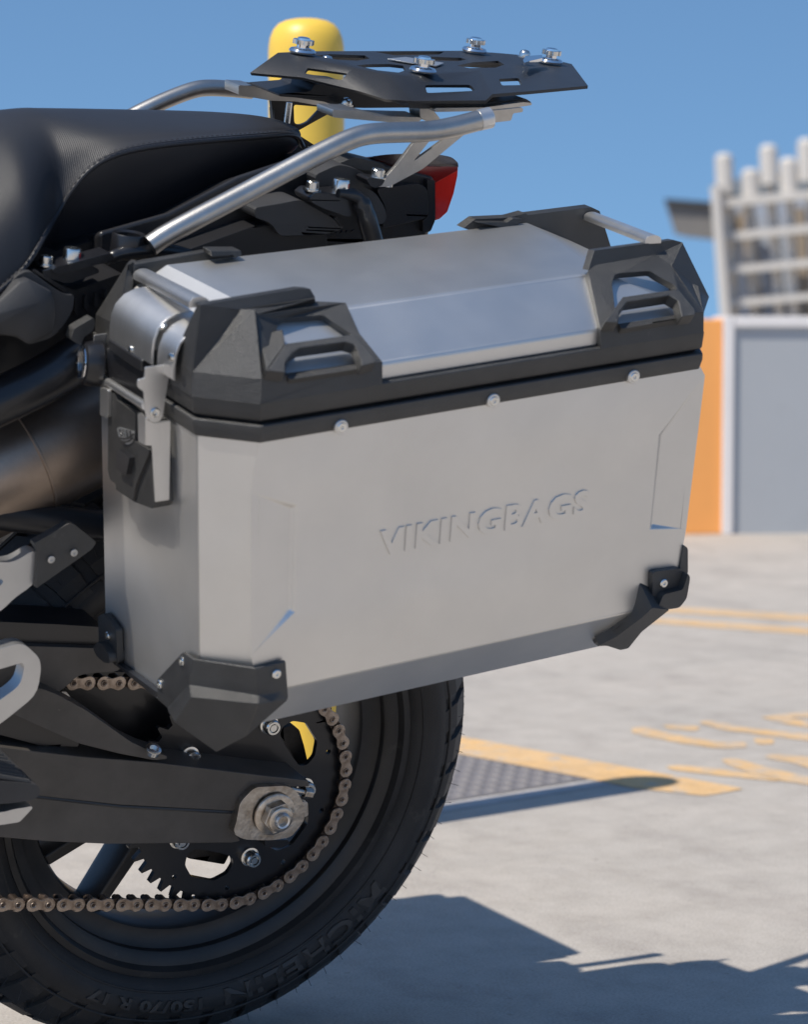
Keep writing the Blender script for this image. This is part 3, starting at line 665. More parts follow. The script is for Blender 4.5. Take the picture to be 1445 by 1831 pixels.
# tyre with its blocks
TP = [(.2240,.046),(.2275,.0575),(.2330,.0635),(.2430,.0715),(.2520,.0742),(.2610,.0715),(.2680,.0655),(.2825,.0550),(.2915,.0450),(.2984,.0340),(.3043,.0180),(.3065,0)]
prof = [(r, -y) for r, y in TP] + [(r, y) for r, y in TP[-2::-1]]
prof += [(.2180,.040),(.2180,-.040)]
ty = revolve(prof, 'tyre', 'rubber', wh, 180, 40)
ty.name = 'tyre'
def surf(y):                                            # tyre radius at a given |y| on the tread
    pts = sorted([(yy, r) for r, yy in TP[5:]]); y = abs(y)
    for (y0_, r0_), (y1_, r1_) in zip(pts, pts[1:]):
        if y0_ <= y <= y1_: return r0_ + (r1_-r0_)*(y-y0_)/(y1_-y0_+1e-9)
    return pts[-1][1]
tb = M(); NBK = 44
def block(th, y0_, y1_, w0, w1, skew, h0, h1):
    bot = []; topv = []
    for yy, ww, hh, sk in ((y0_, w0, h0, 0), (y1_, w1, h1, skew)):
        r = surf(yy)
        for sgn in (-1, 1):
            t = th + (sk + sgn*ww)/.31
            bot.append(Vector(((r-.004)*cos(t), yy, .321+(r-.004)*sin(t)))); t2 = th + (sk + sgn*(ww-.0009))/.31
            topv.append(Vector(((r+hh)*cos(t2), yy*(.995), .321+(r+hh)*sin(t2))))
    o = len(tb.v); tb.v += bot+topv
    tb.f += [(o+4,o+5,o+7,o+6),(o,o+1,o+5,o+4),(o+2,o+6,o+7,o+3),(o,o+4,o+6,o+2),(o+1,o+3,o+7,o+5)]
for k in range(NBK):
    th = 2*pi*k/NBK
    for s in (-1, 1):
        jt = (0, .004)[k % 2]
        block(th+(0 if s < 0 else pi/NBK), s*.0715, s*.0620, .0150, .0160, .001, .0015, .0085)
        block(th+(0 if s < 0 else pi/NBK), s*.0620, s*.0430-s*jt, .0160, .0168, .003, .0085, .0085)
        block(th+pi/NBK*(1 if s < 0 else 2)+.02, s*.0400, s*.0180, .0160, .0170, .006, .0085, .0085)
    block(th+.03, -.0140, .0140, .0170, .0170, .010, .0085, .0085)
tb.build('tread_blocks', 'rubber', wh)
wk = M()                                                # moulding whiskers along the shoulder
for k in range(90):
    t = 2*pi*k/90+random.uniform(-.01,.01); r = .2840; p = Vector((r*cos(t), -.0600, .321+r*sin(t)))
    d = Vector((cos(t+random.uniform(-.4,.4)), random.uniform(-.5,.1), sin(t+random.uniform(-.4,.4)))).normalized(); wk.tube([p, p+d*random.uniform(.006,.012)], .00028, 5)
tag(wk.build('tyre_whiskers', 'rubber', wh), kind='stuff')
for rr, yy in ((.2375,-.0672), (.2685,-.0690)):
    revolve([(rr-.0012,yy+.0025),(rr-.0012,yy-.0006),(rr,yy-.0012),(rr+.0012,yy-.0006),(rr+.0012,yy+.0025)], 'bead_line', 'rubber', wh, 140)
def arc_text(body, size, r0, ang0, ang1):               # lettering on the sidewall, tops outwards, running clockwise
    vs, fs = text_mesh(body, size, 0, .0006, 1.05); xa = min(v.x for v in vs); xb = max(v.x for v in vs); b = M(); out = []
    for v in vs:
        t = radians(ang0 + (ang1-ang0)*(v.x-xa)/(xb-xa)); r = r0 + v.y
        yy = -.07
        for (r0_, y0_), (r1_, y1_) in zip(TP, TP[1:]):
            if r0_ <= r <= r1_: yy = -(y0_+(y1_-y0_)*(r-r0_)/(r1_-r0_))
        out.append(Vector((r*cos(t), yy-.0024, .321+r*sin(t))))
    bm = bmesh.new(); vm = [bm.verts.new(v) for v in out]
    for f in fs:
        try: bm.faces.new([vm[k] for k in f])
        except ValueError: pass
    ret = bmesh.ops.extrude_face_region(bm, geom=bm.faces[:])
    for v in [e for e in ret['geom'] if isinstance(e, bmesh.types.BMVert)]: v.co.y += .004
    bmesh.ops.recalc_face_normals(bm, faces=bm.faces); me = bpy.data.meshes.new('sidewall_lettering'); bm.to_mesh(me); bm.free()
    me.materials.append(MAT['rubber_lettering']); o = bpy.data.objects.new('sidewall_lettering', me); COL.objects.link(o); o.parent = wh
arc_text('MICHELIN', .0245, .2415, -34.5, -82)
arc_text('150/70 R 17', .0165, .2445, -88, -119)
# sprocket, carrier, bolts
def spr_pts():
    out = []; NT = 47
    for k in range(NT):
        c = 2*pi*(k+.5)/NT + PH0
        for a, r in ((-.040,.1125),(-.022,.1185),(-.010,.1225),(.010,.1225),(.022,.1185),(.040,.1125)):
            out.append(AX + Vector((r*cos(c+a), -.1070, r*sin(c+a))))
    return out
NP_, PH0, CYC = 46.569, .5302149, -.10556; DTH = 2*pi/NP_; PT = .015875; RS = PT/2/sin(pi/NP_)
holes = []
for k in range(5):
    c = radians(-107+72*k); h = []
    for a, r in ((-17,.088),(-21,.078),(-19,.070),(-8,.0655),(8,.0655),(19,.070),(21,.078),(17,.088),(8,.0955),(-8,.0955)):
        h.append(AX+Vector((r*cos(c+radians(a)), -.1070, r*sin(c+radians(a)))))
    holes.append(rnd(h, .003, 2))
for k in range(10):
    c = radians(-107+36*k+18); cc = AX+Vector((.1035*cos(c), -.107, .1035*sin(c))) 
    holes.append([cc+Vector((.0028*cos(-t*pi/4), 0, .0028*sin(-t*pi/4))) for t in range(8)])
core = [AX+Vector((.030*cos(-t*pi/12), -.107, .030*sin(-t*pi/12))) for t in range(24)]
M().ext(spr_pts(), (0,.006,0), holes+[core]).build('sprocket', 'black_paint', wh, bevel=.0006)
car = M().lathe([(.022,-.030),(.040,-.030),(.050,-.018),(.056,-.010),(.056,.0),(.030,.001)], AX+Vector((0,-.098,0)), (0,-1,0), 48)
for k in range(5):
    c = radians(-73+72*k); d = Vector((cos(c),0,sin(c))); n = Vector((-d.z,0,d.x)); p = AX+Vector((0,-.1015,0))
    f = [p+d*.040+n*.020, p+d*.066+n*.012, p+d*.083+n*.010, p+d*.086, p+d*.083-n*.010, p+d*.066-n*.012, p+d*.040-n*.020]; car.ext(rnd(f,.004,3), (0,.022,0))
car.build('sprocket_carrier', 'rim_paint', wh, bevel=.002)
for k in range(5):
    c = radians(-73+72*k); p = AX+Vector((.0745*cos(c), -.1072, .0745*sin(c)))
    M().lathe([(0,.012),(.0036,.012),(.0042,.0085),(.0048,.0085),(.0048,.0125),(.0068,.0125),(.0080,.011),(.0080,.003),(.0098,.0025),(.0098,0)], p, (0,-1,0), 6 if False else 26).build('sprocket_nut', 'zinc_bolt', wh, ang=30)
# chain: pins on the sprocket arc, then the two straight runs
CC = AX+Vector((0,CYC,0)); pe = -pi/2-.12704591
up = [hit(6,255,853,'b',(0,1,0),CYC), hit(6,578,852,'b',(0,1,0),CYC)]
d_up = (up[0]-up[1]).normalized()
upe = math.atan2(d_up.z, d_up.x) - pi/2                # tangent angle where the upper run leaves the sprocket
def pin(i):
    th = PH0 - i*DTH
    if th < pe: e = (pe-th)*RS; return CC+Vector((RS*cos(pe)+e*sin(pe), 0, RS*sin(pe)-e*cos(pe)))
    if th > upe: e = (th-upe)*RS; return CC+Vector((RS*cos(upe)-e*sin(upe), 0, RS*sin(upe)+e*cos(upe)))
    return CC+Vector((RS*cos(th), 0, RS*sin(th)))
def link_outline(r, w_, n=9):
    pts = []
    for s in (1, -1):
        c = PT/2*s
        for k in range(n):
            t = -radians(112)+radians(224)*k/(n-1); pts.append((c+r*cos(t)*s, r*sin(t)*s))
        pts.append((.0010*s, w_*s)); pts.append((-.0010*s, w_*s))
    return [Vector((a, 0, b)) for a, b in pts]
def side_plate(r, y, th): m = M(); f = link_outline(r, .0050); m.ext([p+Vector((0,y,0)) for p in f], (0,th,0)); return m
chm = M()
i0, i1 = -34, 44
pins_ = [pin(i) for i in range(i0, i1)]
for p in pins_:
    if -.75 < p.x: chm.lathe([(.0051,-.0048),(.0051,.0048)], p, (0,1,0), 14); chm.lathe([(.0027,-.0102),(.0027,.0102)], p, (0,1,0), 10)
chain = chm.build('chain', 'chain_shaded', BK)
lk = side_plate(.0072, -.0098, .0020); lk.v += []; 
for s in (-1, 1): lk.lathe([(.0034,-.0002),(.0033,.0010),(.0027,.0014),(.0022,.0005),(0,.0003)], Vector((s*PT/2,-.0097,0)), (0,-1,0), 14)
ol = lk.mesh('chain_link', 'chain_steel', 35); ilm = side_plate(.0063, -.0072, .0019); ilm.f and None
il = ilm.mesh('chain_link', 'chain_shaded', 35)
bk_ = side_plate(.0072, .0078, .0020).mesh('chain_link_back', 'chain_steel', 35)
for n_, i in enumerate(range(i0, i1-1)):
    a, b = pin(i), pin(i+1)
    if max(a.x, b.x) < -.62: continue
    t = (b-a).normalized(); mt = Matrix.Translation((a+b)/2) @ Matrix(((t.x,0,-t.z),(0,1,0),(t.z,0,t.x))).to_4x4()
    outer = (i % 2 == 0)
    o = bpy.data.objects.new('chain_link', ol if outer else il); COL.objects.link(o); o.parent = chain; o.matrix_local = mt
    if outer:
        md = o.modifiers.new('bevel', 'BEVEL'); md.width = .0005; md.segments = 2; md.limit_method = 'ANGLE'
# swingarm
sa = M()
upf = Y(7, [(-380,165),(0,200),(350,240),(640,262),(1100,318),(1285,338),(1290,364),(1210,366),(1060,368),(1000,420),(985,466),(500,440),(160,402),(-380,345)], -.150)
sa.prism(upf, [p+Vector((0,.045,0)) for p in upf])
low_ = Y(7, [(-380,352),(160,410),(500,450),(985,476),(985,560),(1000,590),(960,598),(450,603),(200,592),(0,575),(-380,530)], -.147)
sa.prism(low_, [p+Vector((0,.040,0)) for p in low_])
swb = sa.build('swingarm', 'swingarm_paint', BK, bevel=.008, seg=4)
M().tube(Y(7, [(-380,350),(160,405),(500,445),(985,470)], -.1455), .0022, 8).build('swingarm_groove', 'black_paint', swb)
yp('axle_block', 7, [(985,515),(1000,430),(1062,366),(1200,360),(1240,385),(1268,440),(1272,500),(1215,575),(1130,588),(1020,585),(980,565),(975,540)], -.158, .020, 'worn_steel', swb, bev=.003, r=.006, seg=3)
cN = hit(15,495,1058,'b',(0,1,0),-.160)
M().lathe([(.0215,0),(.0215,.0022),(.0205,.0030),(.010,.0031)], cN, (0,-1,0), 40).build('axle_washer', 'worn_steel', swb, ang=40)
nu = M(); hexp = [cN+Vector((.0165*cos(t*pi/3+.25), -.003, .0165*sin(t*pi/3+.25))) for t in range(6)]
hole_ = [cN+Vector((.0088*cos(-t*pi/10), -.003, .0088*sin(-t*pi/10))) for t in range(20)]
nu.ext(hexp, (0,-.0095,0), [hole_]); nut = nu.build('axle_nut', 'worn_steel', swb, bevel=.0014)
M().lathe([(.0128,0),(.0128,.0030),(.0115,.0038),(.0095,.0038)], cN+Vector((0,-.0122,0)), (0,-1,0), 36).build('nut_collar', 'worn_steel', nut, ang=40)
M().lathe([(0,-.006),(.0052,-.006),(.0052,.0085),(.0068,.0095),(.0085,.0070),(.0088,0)], cN+Vector((0,-.0110,0)), (0,-1,0), 36).build('axle_end', 'brushed_stainless', nut, ang=40)
pa, pb, pc = Y(15, [(630,862),(735,885),(800,895)], -.150)
M().tube([pa, pb], .0030, 14).build('adjuster_bolt', 'worn_steel', swb); M().tube([pb, pc], .0058, 6).build('adjuster_nut', 'worn_steel', swb, bevel=.0008)
yp('adjuster_plate', 15, [(720,960),(770,965),(775,1075),(735,1090)], -.140, .006, 'worn_steel', swb)
yp('lower_slot', 15, [(420,1275),(610,1268),(625,1300),(560,1335),(430,1330)], -.118, .01, 'black_paint', swb)
# upper strut and its mounting
st_ = yp('swingarm_strut', 21, [(200,520),(290,520),(400,560),(620,680),(930,900),(1060,960),(1185,1000),(1190,1020),(1100,1030),(860,985),(560,910),(100,705),(40,640)], -.152, .03, 'swingarm_paint', BK, bev=.006, r=.004, seg=3)
bolt('strut_bolt', hit(21,1082,975,'b',(0,1,0),-.155), (0,-.5,1), .0075, .005, st_)
yp('frame_casting', 21, [(-200,210),(0,215),(400,225),(870,240),(870,400),(660,408),(550,430),(480,500),(400,560),(330,580),(200,560),(-200,640)], -.128, .06, 'swingarm_paint', BK, bev=.010, r=.010, seg=4)
yp('frame_tube', 21, [(-300,30),(0,45),(400,62),(760,85),(760,222),(400,215),(0,200),(-300,190)], -.120, .05, 'black_paint', BK, bev=.016, r=.004, seg=4)
yp('lower_brace', 21, [(-200,700),(100,700),(560,900),(560,935),(300,930),(0,850),(-200,830)], -.138, .03, 'black_paint', BK, bev=.005, seg=3)
# inner dark mechanism behind the chain: torque arm, caliper bracket
for pts, y in (([(990,110),(1090,80),(1150,150),(1200,260),(1130,300),(1010,330),(900,330),(870,260)], -.060), ([(640,150),(720,60),(870,100),(900,250),(700,260)], -.050), ([(1080,140),(1120,90),(1190,180),(1260,300),(1235,330),(1130,240)], -.092)):
    yp('torque_arm', 7, pts, y, .03, 'dark_steel', BK, bev=.006, seg=3)
yp('inner_fender', 6, [(225,765),(430,745),(700,760),(900,860),(1080,1010),(1180,1110),(690,1120),(450,1080),(330,900)], -.078, .05, 'black_paint', BK, bev=.008)
yp('caliper_bracket', 7, [(1180,120),(1225,108),(1248,128),(1268,195),(1288,282),(1240,300),(1190,230)], -.085, .012, 'dark_steel', BK, bev=.003)
yp('caliper_bracket', 7, [(760,590),(960,590),(960,640),(935,688),(790,664),(760,650)], -.085, .012, 'dark_steel', BK, bev=.003)
yp('caliper_bracket', 7, [(1030,290),(1060,180),(1130,130),(1160,330)], -.072, .02, 'dark_steel', BK, bev=.004)
# E. muffler and heat shield
ma, mb = Y(3, [(-250,1560),(640,1130)], -.085)
dm_ = (mb-ma).normalized(); Lm = (mb-ma).length
M().lathe([(.030,0),(.056,.01),(.056,Lm*.42),(.0575,Lm*.425),(.0575,Lm*.435),(.056,Lm*.44),(.055,Lm*.97),(.050,Lm),(.02,Lm)], ma, dm_, 56).build('muffler', 'muffler_metal', BK, ang=40)
M().tube(Y(3, [(-200,1150),(0,1060),(250,940),(470,800)], -.165), .021, 20, 2).build('heat_shield', 'black_paint', BK, ang=50)
M().tube(Y(3, [(-200,1290),(0,1195),(250,1055),(470,905)], -.158), .0022, 8, 2).build('shield_edge', 'muffler_metal', BK)
M().tube(Y(6, [(-300,60),(0,92),(200,115),(430,140),(520,150)], -.125), .0145, 20, 1).build('guard_tube', 'smooth_plastic', BK, ang=50)
# C. silver footrest hanger, black strap plate, footrest
hg = yp('footrest_hanger', 6, [(-260,700),(0,652),(76,630),(112,640),(165,690),(172,735),(156,842),(0,968),(-260,1120)], -.235, .016, 'satin_silver', BK, bev=.006, r=.012, holes=[[(-230,790),(0,738),(92,710),(102,728),(86,802),(0,866),(-230,1000)]], seg=4)
yp('hanger_arm', 6, [(-260,250),(-40,285),(50,297),(132,246),(162,250),(150,380),(60,440),(0,502),(-260,560)], -.215, .016, 'satin_silver', BK, bev=.005, r=.01, holes=[[(-220,330),(-30,345),(20,370),(-10,400),(-220,440)]], seg=4)
sp_ = yp('strap_plate', 6, [(142,214),(290,130),(312,136),(402,208),(384,238),(150,402),(160,250)], -.222, .010, 'grained_plastic', BK, bev=.0015)
for q in ((210,278),(305,250)): bolt('plate_bolt', hit(6,*q,'b',(0,1,0),-.2225), (0,-1,0), .0032, .0015, sp_, m='satin_silver', socket=.4)
fp = M(); f = Y(21, [(-420,1060),(0,1180),(160,1190),(262,1205),(285,1235),(283,1280),(240,1310),(100,1335),(-420,1370)], -.262)
fp.ext(rnd(f,.006,4), (0,.085,0)); pg = fp.build('footrest_rubber', 'grey_plastic', BK, bevel=.003, seg=3)
for k in range(8):
    a, b = [p+Vector((0, .0082*(7-k), .0014)) for p in Y(21, [(-330, 1105), (200, 1192)], -.258)]
    M().tube([a, b], .0026, 8).build('footrest_rib', 'grey_plastic', pg)
yp('footrest_base', 21, [(-300,1440),(40,1395),(100,1378),(225,1358),(232,1372),(140,1470),(0,1492),(-300,1540)], -.255, .05, 'satin_silver', BK, bev=.002)

# G. seat
def seat():
    seam = [(-330,470),(-150,560),(-60,640)]
    # stations from the tail forward: seam point, bottom point, top silhouette (photo pixels)
    stn = [((541,262),(541,278),(527,232)), ((530,239),(538,290),(505,217)), ((480,244),(480,312),(440,204)), ((400,250),(400,352),(360,199)),
           ((320,257),(320,390),(280,196)), ((250,266),(250,412),(210,194)), ((200,279),(205,424),(160,193)), ((160,302),(170,432),(120,192)),
           ((128,340),(140,440),(80,192)), ((100,385),(112,446),(40,193)), ((75,430),(90,452),(0,194)), ((45,480),(60,475),(-50,198)), ((0,520),(10,540),(-110,215)), ((-80,580),(-70,600),(-190,260)), ((-200,640),(-190,660),(-320,330))]
    rows = []; seamp = []
    for n_, (s_, b_, t_) in enumerate(stn):
        hw = ((.018,.045,.068,.080,.086,.090)+(.094,)*20)[n_]
        if n_ > 9: hw = .14+.012*(n_-9)
        S_ = hit(0,*s_,'b',(0,1,0),-hw); Bt = hit(0,*b_,'b',(0,1,0),-hw+.018); T = hit(0,*t_,'b',(0,1,0),.01)
        lo_, hi_ = S_.z, S_.z+.16; sil = [(-420,400),(-330,330),(-190,260),(-110,212),(-50,198),(0,194),(90,192),(250,196),(400,200),(480,208),(515,219),(533,232),(546,250)]
        def silz(px):
            for (x0_, y0_), (x1_, y1_) in zip(sil, sil[1:]):
                if x0_ <= px <= x1_: return y0_+(y1_-y0_)*(px-x0_)/(x1_-x0_)
            return sil[0][1] if px < sil[0][0] else 262
        zsv = S_.z
        def above(zc_):                                  # does the crown stand above the measured outline?
            for yy_, f_, g_ in ((0,1,0), (.2,.95,0), (.5,.55,-.001), (.8,0,-.006)):
                v = MB @ Vector((S_.x, hw*yy_, zsv+(zc_-zsv)*f_+g_)) - CAM; dz = v.dot(D_); px = 722.5+FPX*v.dot(R_)/dz; py = 915.5-FPX*v.dot(U_)/dz
                if py < silz(px): return True
            return False
        for _ in range(24):
            mid = (lo_+hi_)/2
            if above(mid): hi_ = mid
            else: lo_ = mid
        T = Vector((S_.x, .01, lo_))
        x = S_.x; row = []
        def pt(y, z): row.append(Vector((x, y, z)))
        zc = T.z; zs = S_.z
        Bx = Vector((x, Bt.y, Bt.z))
        pts_l = [(Bx.y, Bx.z), (-hw+.006, lerp(Bx, S_, .5).z), (-hw, zs-.004), (-hw+.001, zs+.003), (-hw+.010, zs+(zc-zs)*.30), (-hw*.80, zs+(zc-zs)*.62), (-hw*.50, zs+(zc-zs)*.90), (-hw*.2, zc), (0, zc+.001)]
        hb = zc-zs; full = pts_l + [(hw*.2, zs+hb*.95), (hw*.5, zs+hb*.55-.001), (hw*.8, zs-.006), (hw-.010, zs-.012), (hw-.001, zs-.018), (hw, zs-.024), (hw-.006, lerp(Bx, S_, .4).z), (-Bx.y, Bx.z)]
        for a, b in full: pt(a, b)
        rows.append(row); seamp.append(Vector((x, -hw-.0006, zs)))
    top_ = M(); top_.grid([r[3:-3] for r in rows])
    side = M(); side.grid([r[0:4] for r in rows]); side.grid([r[-4:] for r in rows]); side.add(rows[0], [tuple(range(len(rows[0])))])
    st = top_.build('seat', 'seat_top', BK, recalc=True, ang=80, sub=2)
    side.build('seat_side', 'seat_side', st, ang=70, sub=2)
    M().tube(seamp, .0024, 8, 2).build('seat_piping', 'seat_side', st, ang=80)
    sm = M(); path = seamp[1:13]; acc = 0
    for a, b in zip(path, path[1:]):
        L_ = (b-a).length; t = (b-a).normalized(); k = int(L_/.0052)
        for j in range(k):
            p = a+t*(j+.5)*L_/k + Vector((0,-.0005,.0046)); sm.tube([p-t*.0014, p+t*.0014], .00045, 6)
    tag(sm.build('stitching', 'thread', st), kind='stuff')
    M().ext([Vector((r[0].x, -.10, r[0].z+.004)) for r in rows[1:]] + [Vector((r[0].x, -.10, r[0].z-.02)) for r in rows[:0:-1]], (0,.20,0)).build('seat_base', 'black_paint', st)
seat()

# H. rack tubes and brackets
YL, YR = -.165, .165
nt = Y(0, [(268,440),(300,418),(440,345),(560,281),(625,249),(662,239),(720,237),(768,236),(812,228),(856,216)], YL)
tbn = M().tube(nt, .0094, 26, 2).build('rack_tube', 'rack_steel', BK, ang=60)
M().tube(Y(0, [(855,216),(876,211)], YL), .0098, 26).build('tube_end', 'brushed_stainless', tbn)
yp('rack_tab', 20, [(565,592),(830,565),(832,600),(755,610),(742,665),(570,685)], YL, .004, 'rack_steel', tbn, bev=.0006)
ft = Y(0, [(120,255),(215,221),(250,201),(300,178),(345,161),(372,157),(420,160),(450,163)], YR)
M().tube(ft, .0083, 22, 2).build('rack_tube', 'rack_steel', BK, ang=60)
M().lathe([(.010,-.010),(.0150,-.010),(.0150,.005),(.0140,.0065),(.0105,.005),(.0105,-.006),(0,-.006)], hit(3,722,158,'b',(0,1,0),-.150), (0,0,1), 32).build('mount_cup', 'black_paint', BK, ang=40)
# stays down to the tail
yp('rack_stay', 2, [(700,528),(765,516),(700,598),(828,505),(895,493),(735,625),(612,690),(560,692),(598,655),(640,610)], YL+.02, .004, 'rack_steel', BK, bev=.0008, r=.003)
yp('stay_foot', 17, [(622,328),(650,312),(760,330),(735,372),(690,388),(655,376)], YL+.012, .02, 'black_paint', BK)
bolt('stay_bolt', hit(17,700,318,'b',(0,1,0),YL+.022), (0,0,1), .0062, .0075, BK, washer=.0085)
M().lathe([(.0055,0),(.0055,.006)], hit(17,770,375,'b',(0,1,0),YL+.03), (0,0,1), 18).build('stay_spacer', 'zinc_bolt', BK)
tri = yp('rack_bracket', 19, [(200,520),(400,510),(760,600),(760,625),(690,640),(540,722),(330,840),(240,830),(225,722)], .10, .005, 'black_sheet', BK, bev=.001, r=.003, holes=[[(385,578),(620,598),(500,722),(440,745),(390,730)]])
yp('rack_bracket_lower', 2, [(185,400),(250,440),(262,490),(340,540),(300,570),(250,580),(190,470)], .098, .01, 'black_sheet', tri)
# flat steel straps under the plate (tilt away from the viewer, so placed on a nearly level plane)
def zp(name, k, pts, z, th, m, par=BK, bev=.0008, r=.003, holes=()):
    f = rnd(Zp(k, pts, z), r, 3); return M().ext(f, (0,0,-th), [rnd(Zp(k, h, z), r, 3) for h in holes]).build(name, m, par, bevel=bev)
yp('rack_strap', 19, [(-60,420),(70,428),(200,470),(400,505),(735,570),(735,612),(400,552),(200,545),(-60,500)], .075, .03, 'rack_steel', BK, bev=.001)
yp('rack_strap', 19, [(700,618),(905,625),(1060,670),(1430,680),(1400,715),(1200,722),(1060,712),(700,680)], -.118, .03, 'rack_steel', BK, bev=.001)
yp('rack_strap', 20, [(160,570),(540,565),(830,525),(898,530),(895,548),(600,590),(160,600)], -.135, .04, 'rack_steel', BK, bev=.001)
yp('rack_crossbar', 19, [(70,432),(200,418),(520,430),(520,462),(270,468),(170,462)], .06, .02, 'black_sheet', BK, bev=.001)
yp('rack_crossbar', 19, [(265,490),(520,470),(560,410),(900,440),(1160,530),(1560,530),(1560,600),(960,605),(740,600),(735,570),(400,520),(270,512)], -.02, .06, 'black_sheet', BK, bev=.001)
yp('rack_crossbar', 20, [(-40,520),(540,520),(560,530),(850,497),(898,528),(540,566),(60,575),(-40,570)], -.125, .04, 'black_sheet', BK, bev=.001)
yp('rack_crossbar', 20, [(45,570),(140,575),(205,655),(120,680),(50,640)], -.12, .02, 'rack_steel', BK, bev=.001)
for k, x, y, yy in ((19,350,455,.05), (19,812,548,-.03), (19,655,212,.0), (20,845,155,.02)):
    c = hit(k, x, y, 'b', (0,1,0), yy); M().lathe([(.0070,-.004),(.0070,-.003),(.0056,-.003),(.0056,.0005),(.0040,.0030),(0,.0040)], c, (0,0,1), 20).build('rack_screw', 'zinc_bolt', BK, ang=45)
M().lathe([(.003,-.020),(.003,.0)], hit(19,350,560,'b',(0,1,0),.05), (0,0,1), 14).build('rack_screw', 'zinc_bolt', BK)
# I. carrier plate: level top, flanges bent down on all sides
ZT = 1.030
EP = [(200,196),(290,212),(480,253),(600,276),(690,283),(945,263),(1000,258),(1110,248),(1285,238)]
KP = [(97,270,.0),(290,287,-.045),(500,338,-.092),(600,369,-.118),(700,374,-.132),(968,372,-.150),(992,349,-.147),(1130,338,-.135),(1345,318,-.112)]
FP = [(300,191),(550,190),(880,189),(1010,197),(1110,206),(1210,220)]
edge = Zp(2, EP, ZT); far0 = Zp(2, FP, ZT); topp = edge[:1] + far0 + edge[:0:-1]
def T2(k, pts): return Zp(k, pts, ZT)
hl = [T2(20, [(60,190),(130,180),(360,188),(398,200),(340,212),(120,208)]), T2(20, [(330,246),(450,222),(640,210),(690,240),(620,262),(420,266)]),
      T2(19, [(890,262),(980,252),(1160,250),(1270,262),(1290,300),(1230,318),(1060,300)]), T2(19, [(1045,152),(1300,148),(1600,150),(1560,172),(1200,180)]), T2(19, [(560,180),(680,170),(960,180),(1000,205),(900,222),(740,215)])]
pt_ = M(); tris = geometry.tessellate_polygon([topp]+hl); flatp = [p for l in [topp]+hl for p in l]
pt_.add(flatp, [tuple(t) for t in tris])
sk = [hit(2, x, y, 'b', (0,1,0), yy) for x, y, yy in KP]
def bil(q, u, v): return q[0]*((1-u)*(1-v)) + q[1]*(u*(1-v)) + q[2]*(u*v) + q[3]*((1-u)*v)
def inv(q, p):                                           # where a point sits inside a four-sided patch
    best = (9e9, 0, 0)
    for i_ in range(81):
        for j_ in range(81):
            d = (bil(q, i_/80, j_/80)-p).length
            if d < best[0]: best = (d, i_/80, j_/80)
    return Vector((best[1], best[2], 0))
def z2(k, x, y): a_, b_, s_ = CROP[k]; return Vector(((a_+x/s_-400)*2.064, (b_+y/s_)*2.064))
SLOT = {1: [z2(19,*q) for q in ((470,325),(500,280),(820,325),(770,380))], 4: [z2(20,*q) for q in ((85,395),(430,395),(470,440),(100,455))], 6: [z2(20,*q) for q in ((645,350),(800,345),(825,395),(670,400))]}
for k in range(len(EP)-1):
    q3 = (edge[k], edge[k+1], sk[k+1], sk[k])
    if k in SLOT:
        q2 = [Vector(EP[k]), Vector(EP[k+1]), Vector(KP[k+1][:2]), Vector(KP[k][:2])]
        sq = [Vector((0,0,0)), Vector((1,0,0)), Vector((1,1,0)), Vector((0,1,0))]; hh = rnd([inv(q2, p) for p in SLOT[k]], .05, 2)
        tr = geometry.tessellate_polygon([sq, hh]); pt_.add([bil(q3, p.x, p.y) for p in sq+hh], [tuple(t) for t in tr])
    else: pt_.add(q3, [(0,1,2,3)])
sm_ = pt_
fr0 = edge[:1]+far0+edge[-1:]
far = [Vector((p.x, p.y+.012, p.z-.016)) for p in fr0]
sm_.grid([fr0, far])
sm_.add([edge[0], far[0], sk[0]], [(0,1,2)]); sm_.add([edge[-1], far[-1], sk[-1]], [(0,1,2)])
plt = sm_.build('carrier_plate', 'black_sheet', BK, solid=.003, ang=75)
md = plt.modifiers.new('bevel', 'BEVEL'); md.width = .0015; md.segments = 2; md.limit_method = 'ANGLE'; md.angle_limit = radians(50); md.harden_normals = True
KN = [(2,290,196),(2,925,192),(2,735,266),(2,1205,232)]
for k, x, y in KN:
    c = hit(k, x, y, 'b', (0,0,1), ZT+.002)
    kb = M().lathe([(.0125,0),(.0130,.0015),(.0115,.0036),(.0075,.0046),(.0060,.0048),(.0060,.0080),(.0050,.0082)], c, (0,0,1), 32).build('clamp_knob', 'chrome', BK, ang=40)
    kk = M(); pr = []
    for t in range(48):
        r = .0102 if (t//3) % 2 else .0088; pr.append(c+Vector((r*cos(2*pi*t/48), r*sin(2*pi*t/48), .0080)))
    kk.ext(pr, (0,0,.0042)); kk.build('knurled_ring', 'zinc_bolt', kb, bevel=.0004)
    M().lathe([(.0062,0),(.0058,.0018),(.004,.0024),(0,.0025)], c+Vector((0,0,.0122)), (0,0,1), 20).build('knob_cap', 'chrome', kb, ang=50)
zp('makers_tag', 19, [(1140,205),(1290,192),(1445,215),(1600,240),(1540,262),(1330,238)], ZT+.0022, .001, 'satin_silver', plt, r=.001)
zp('latch_tongue', 20, [(830,205),(850,175),(975,165),(980,190),(880,212),(840,225)], ZT+.012, .003, 'chrome', plt, r=.001)

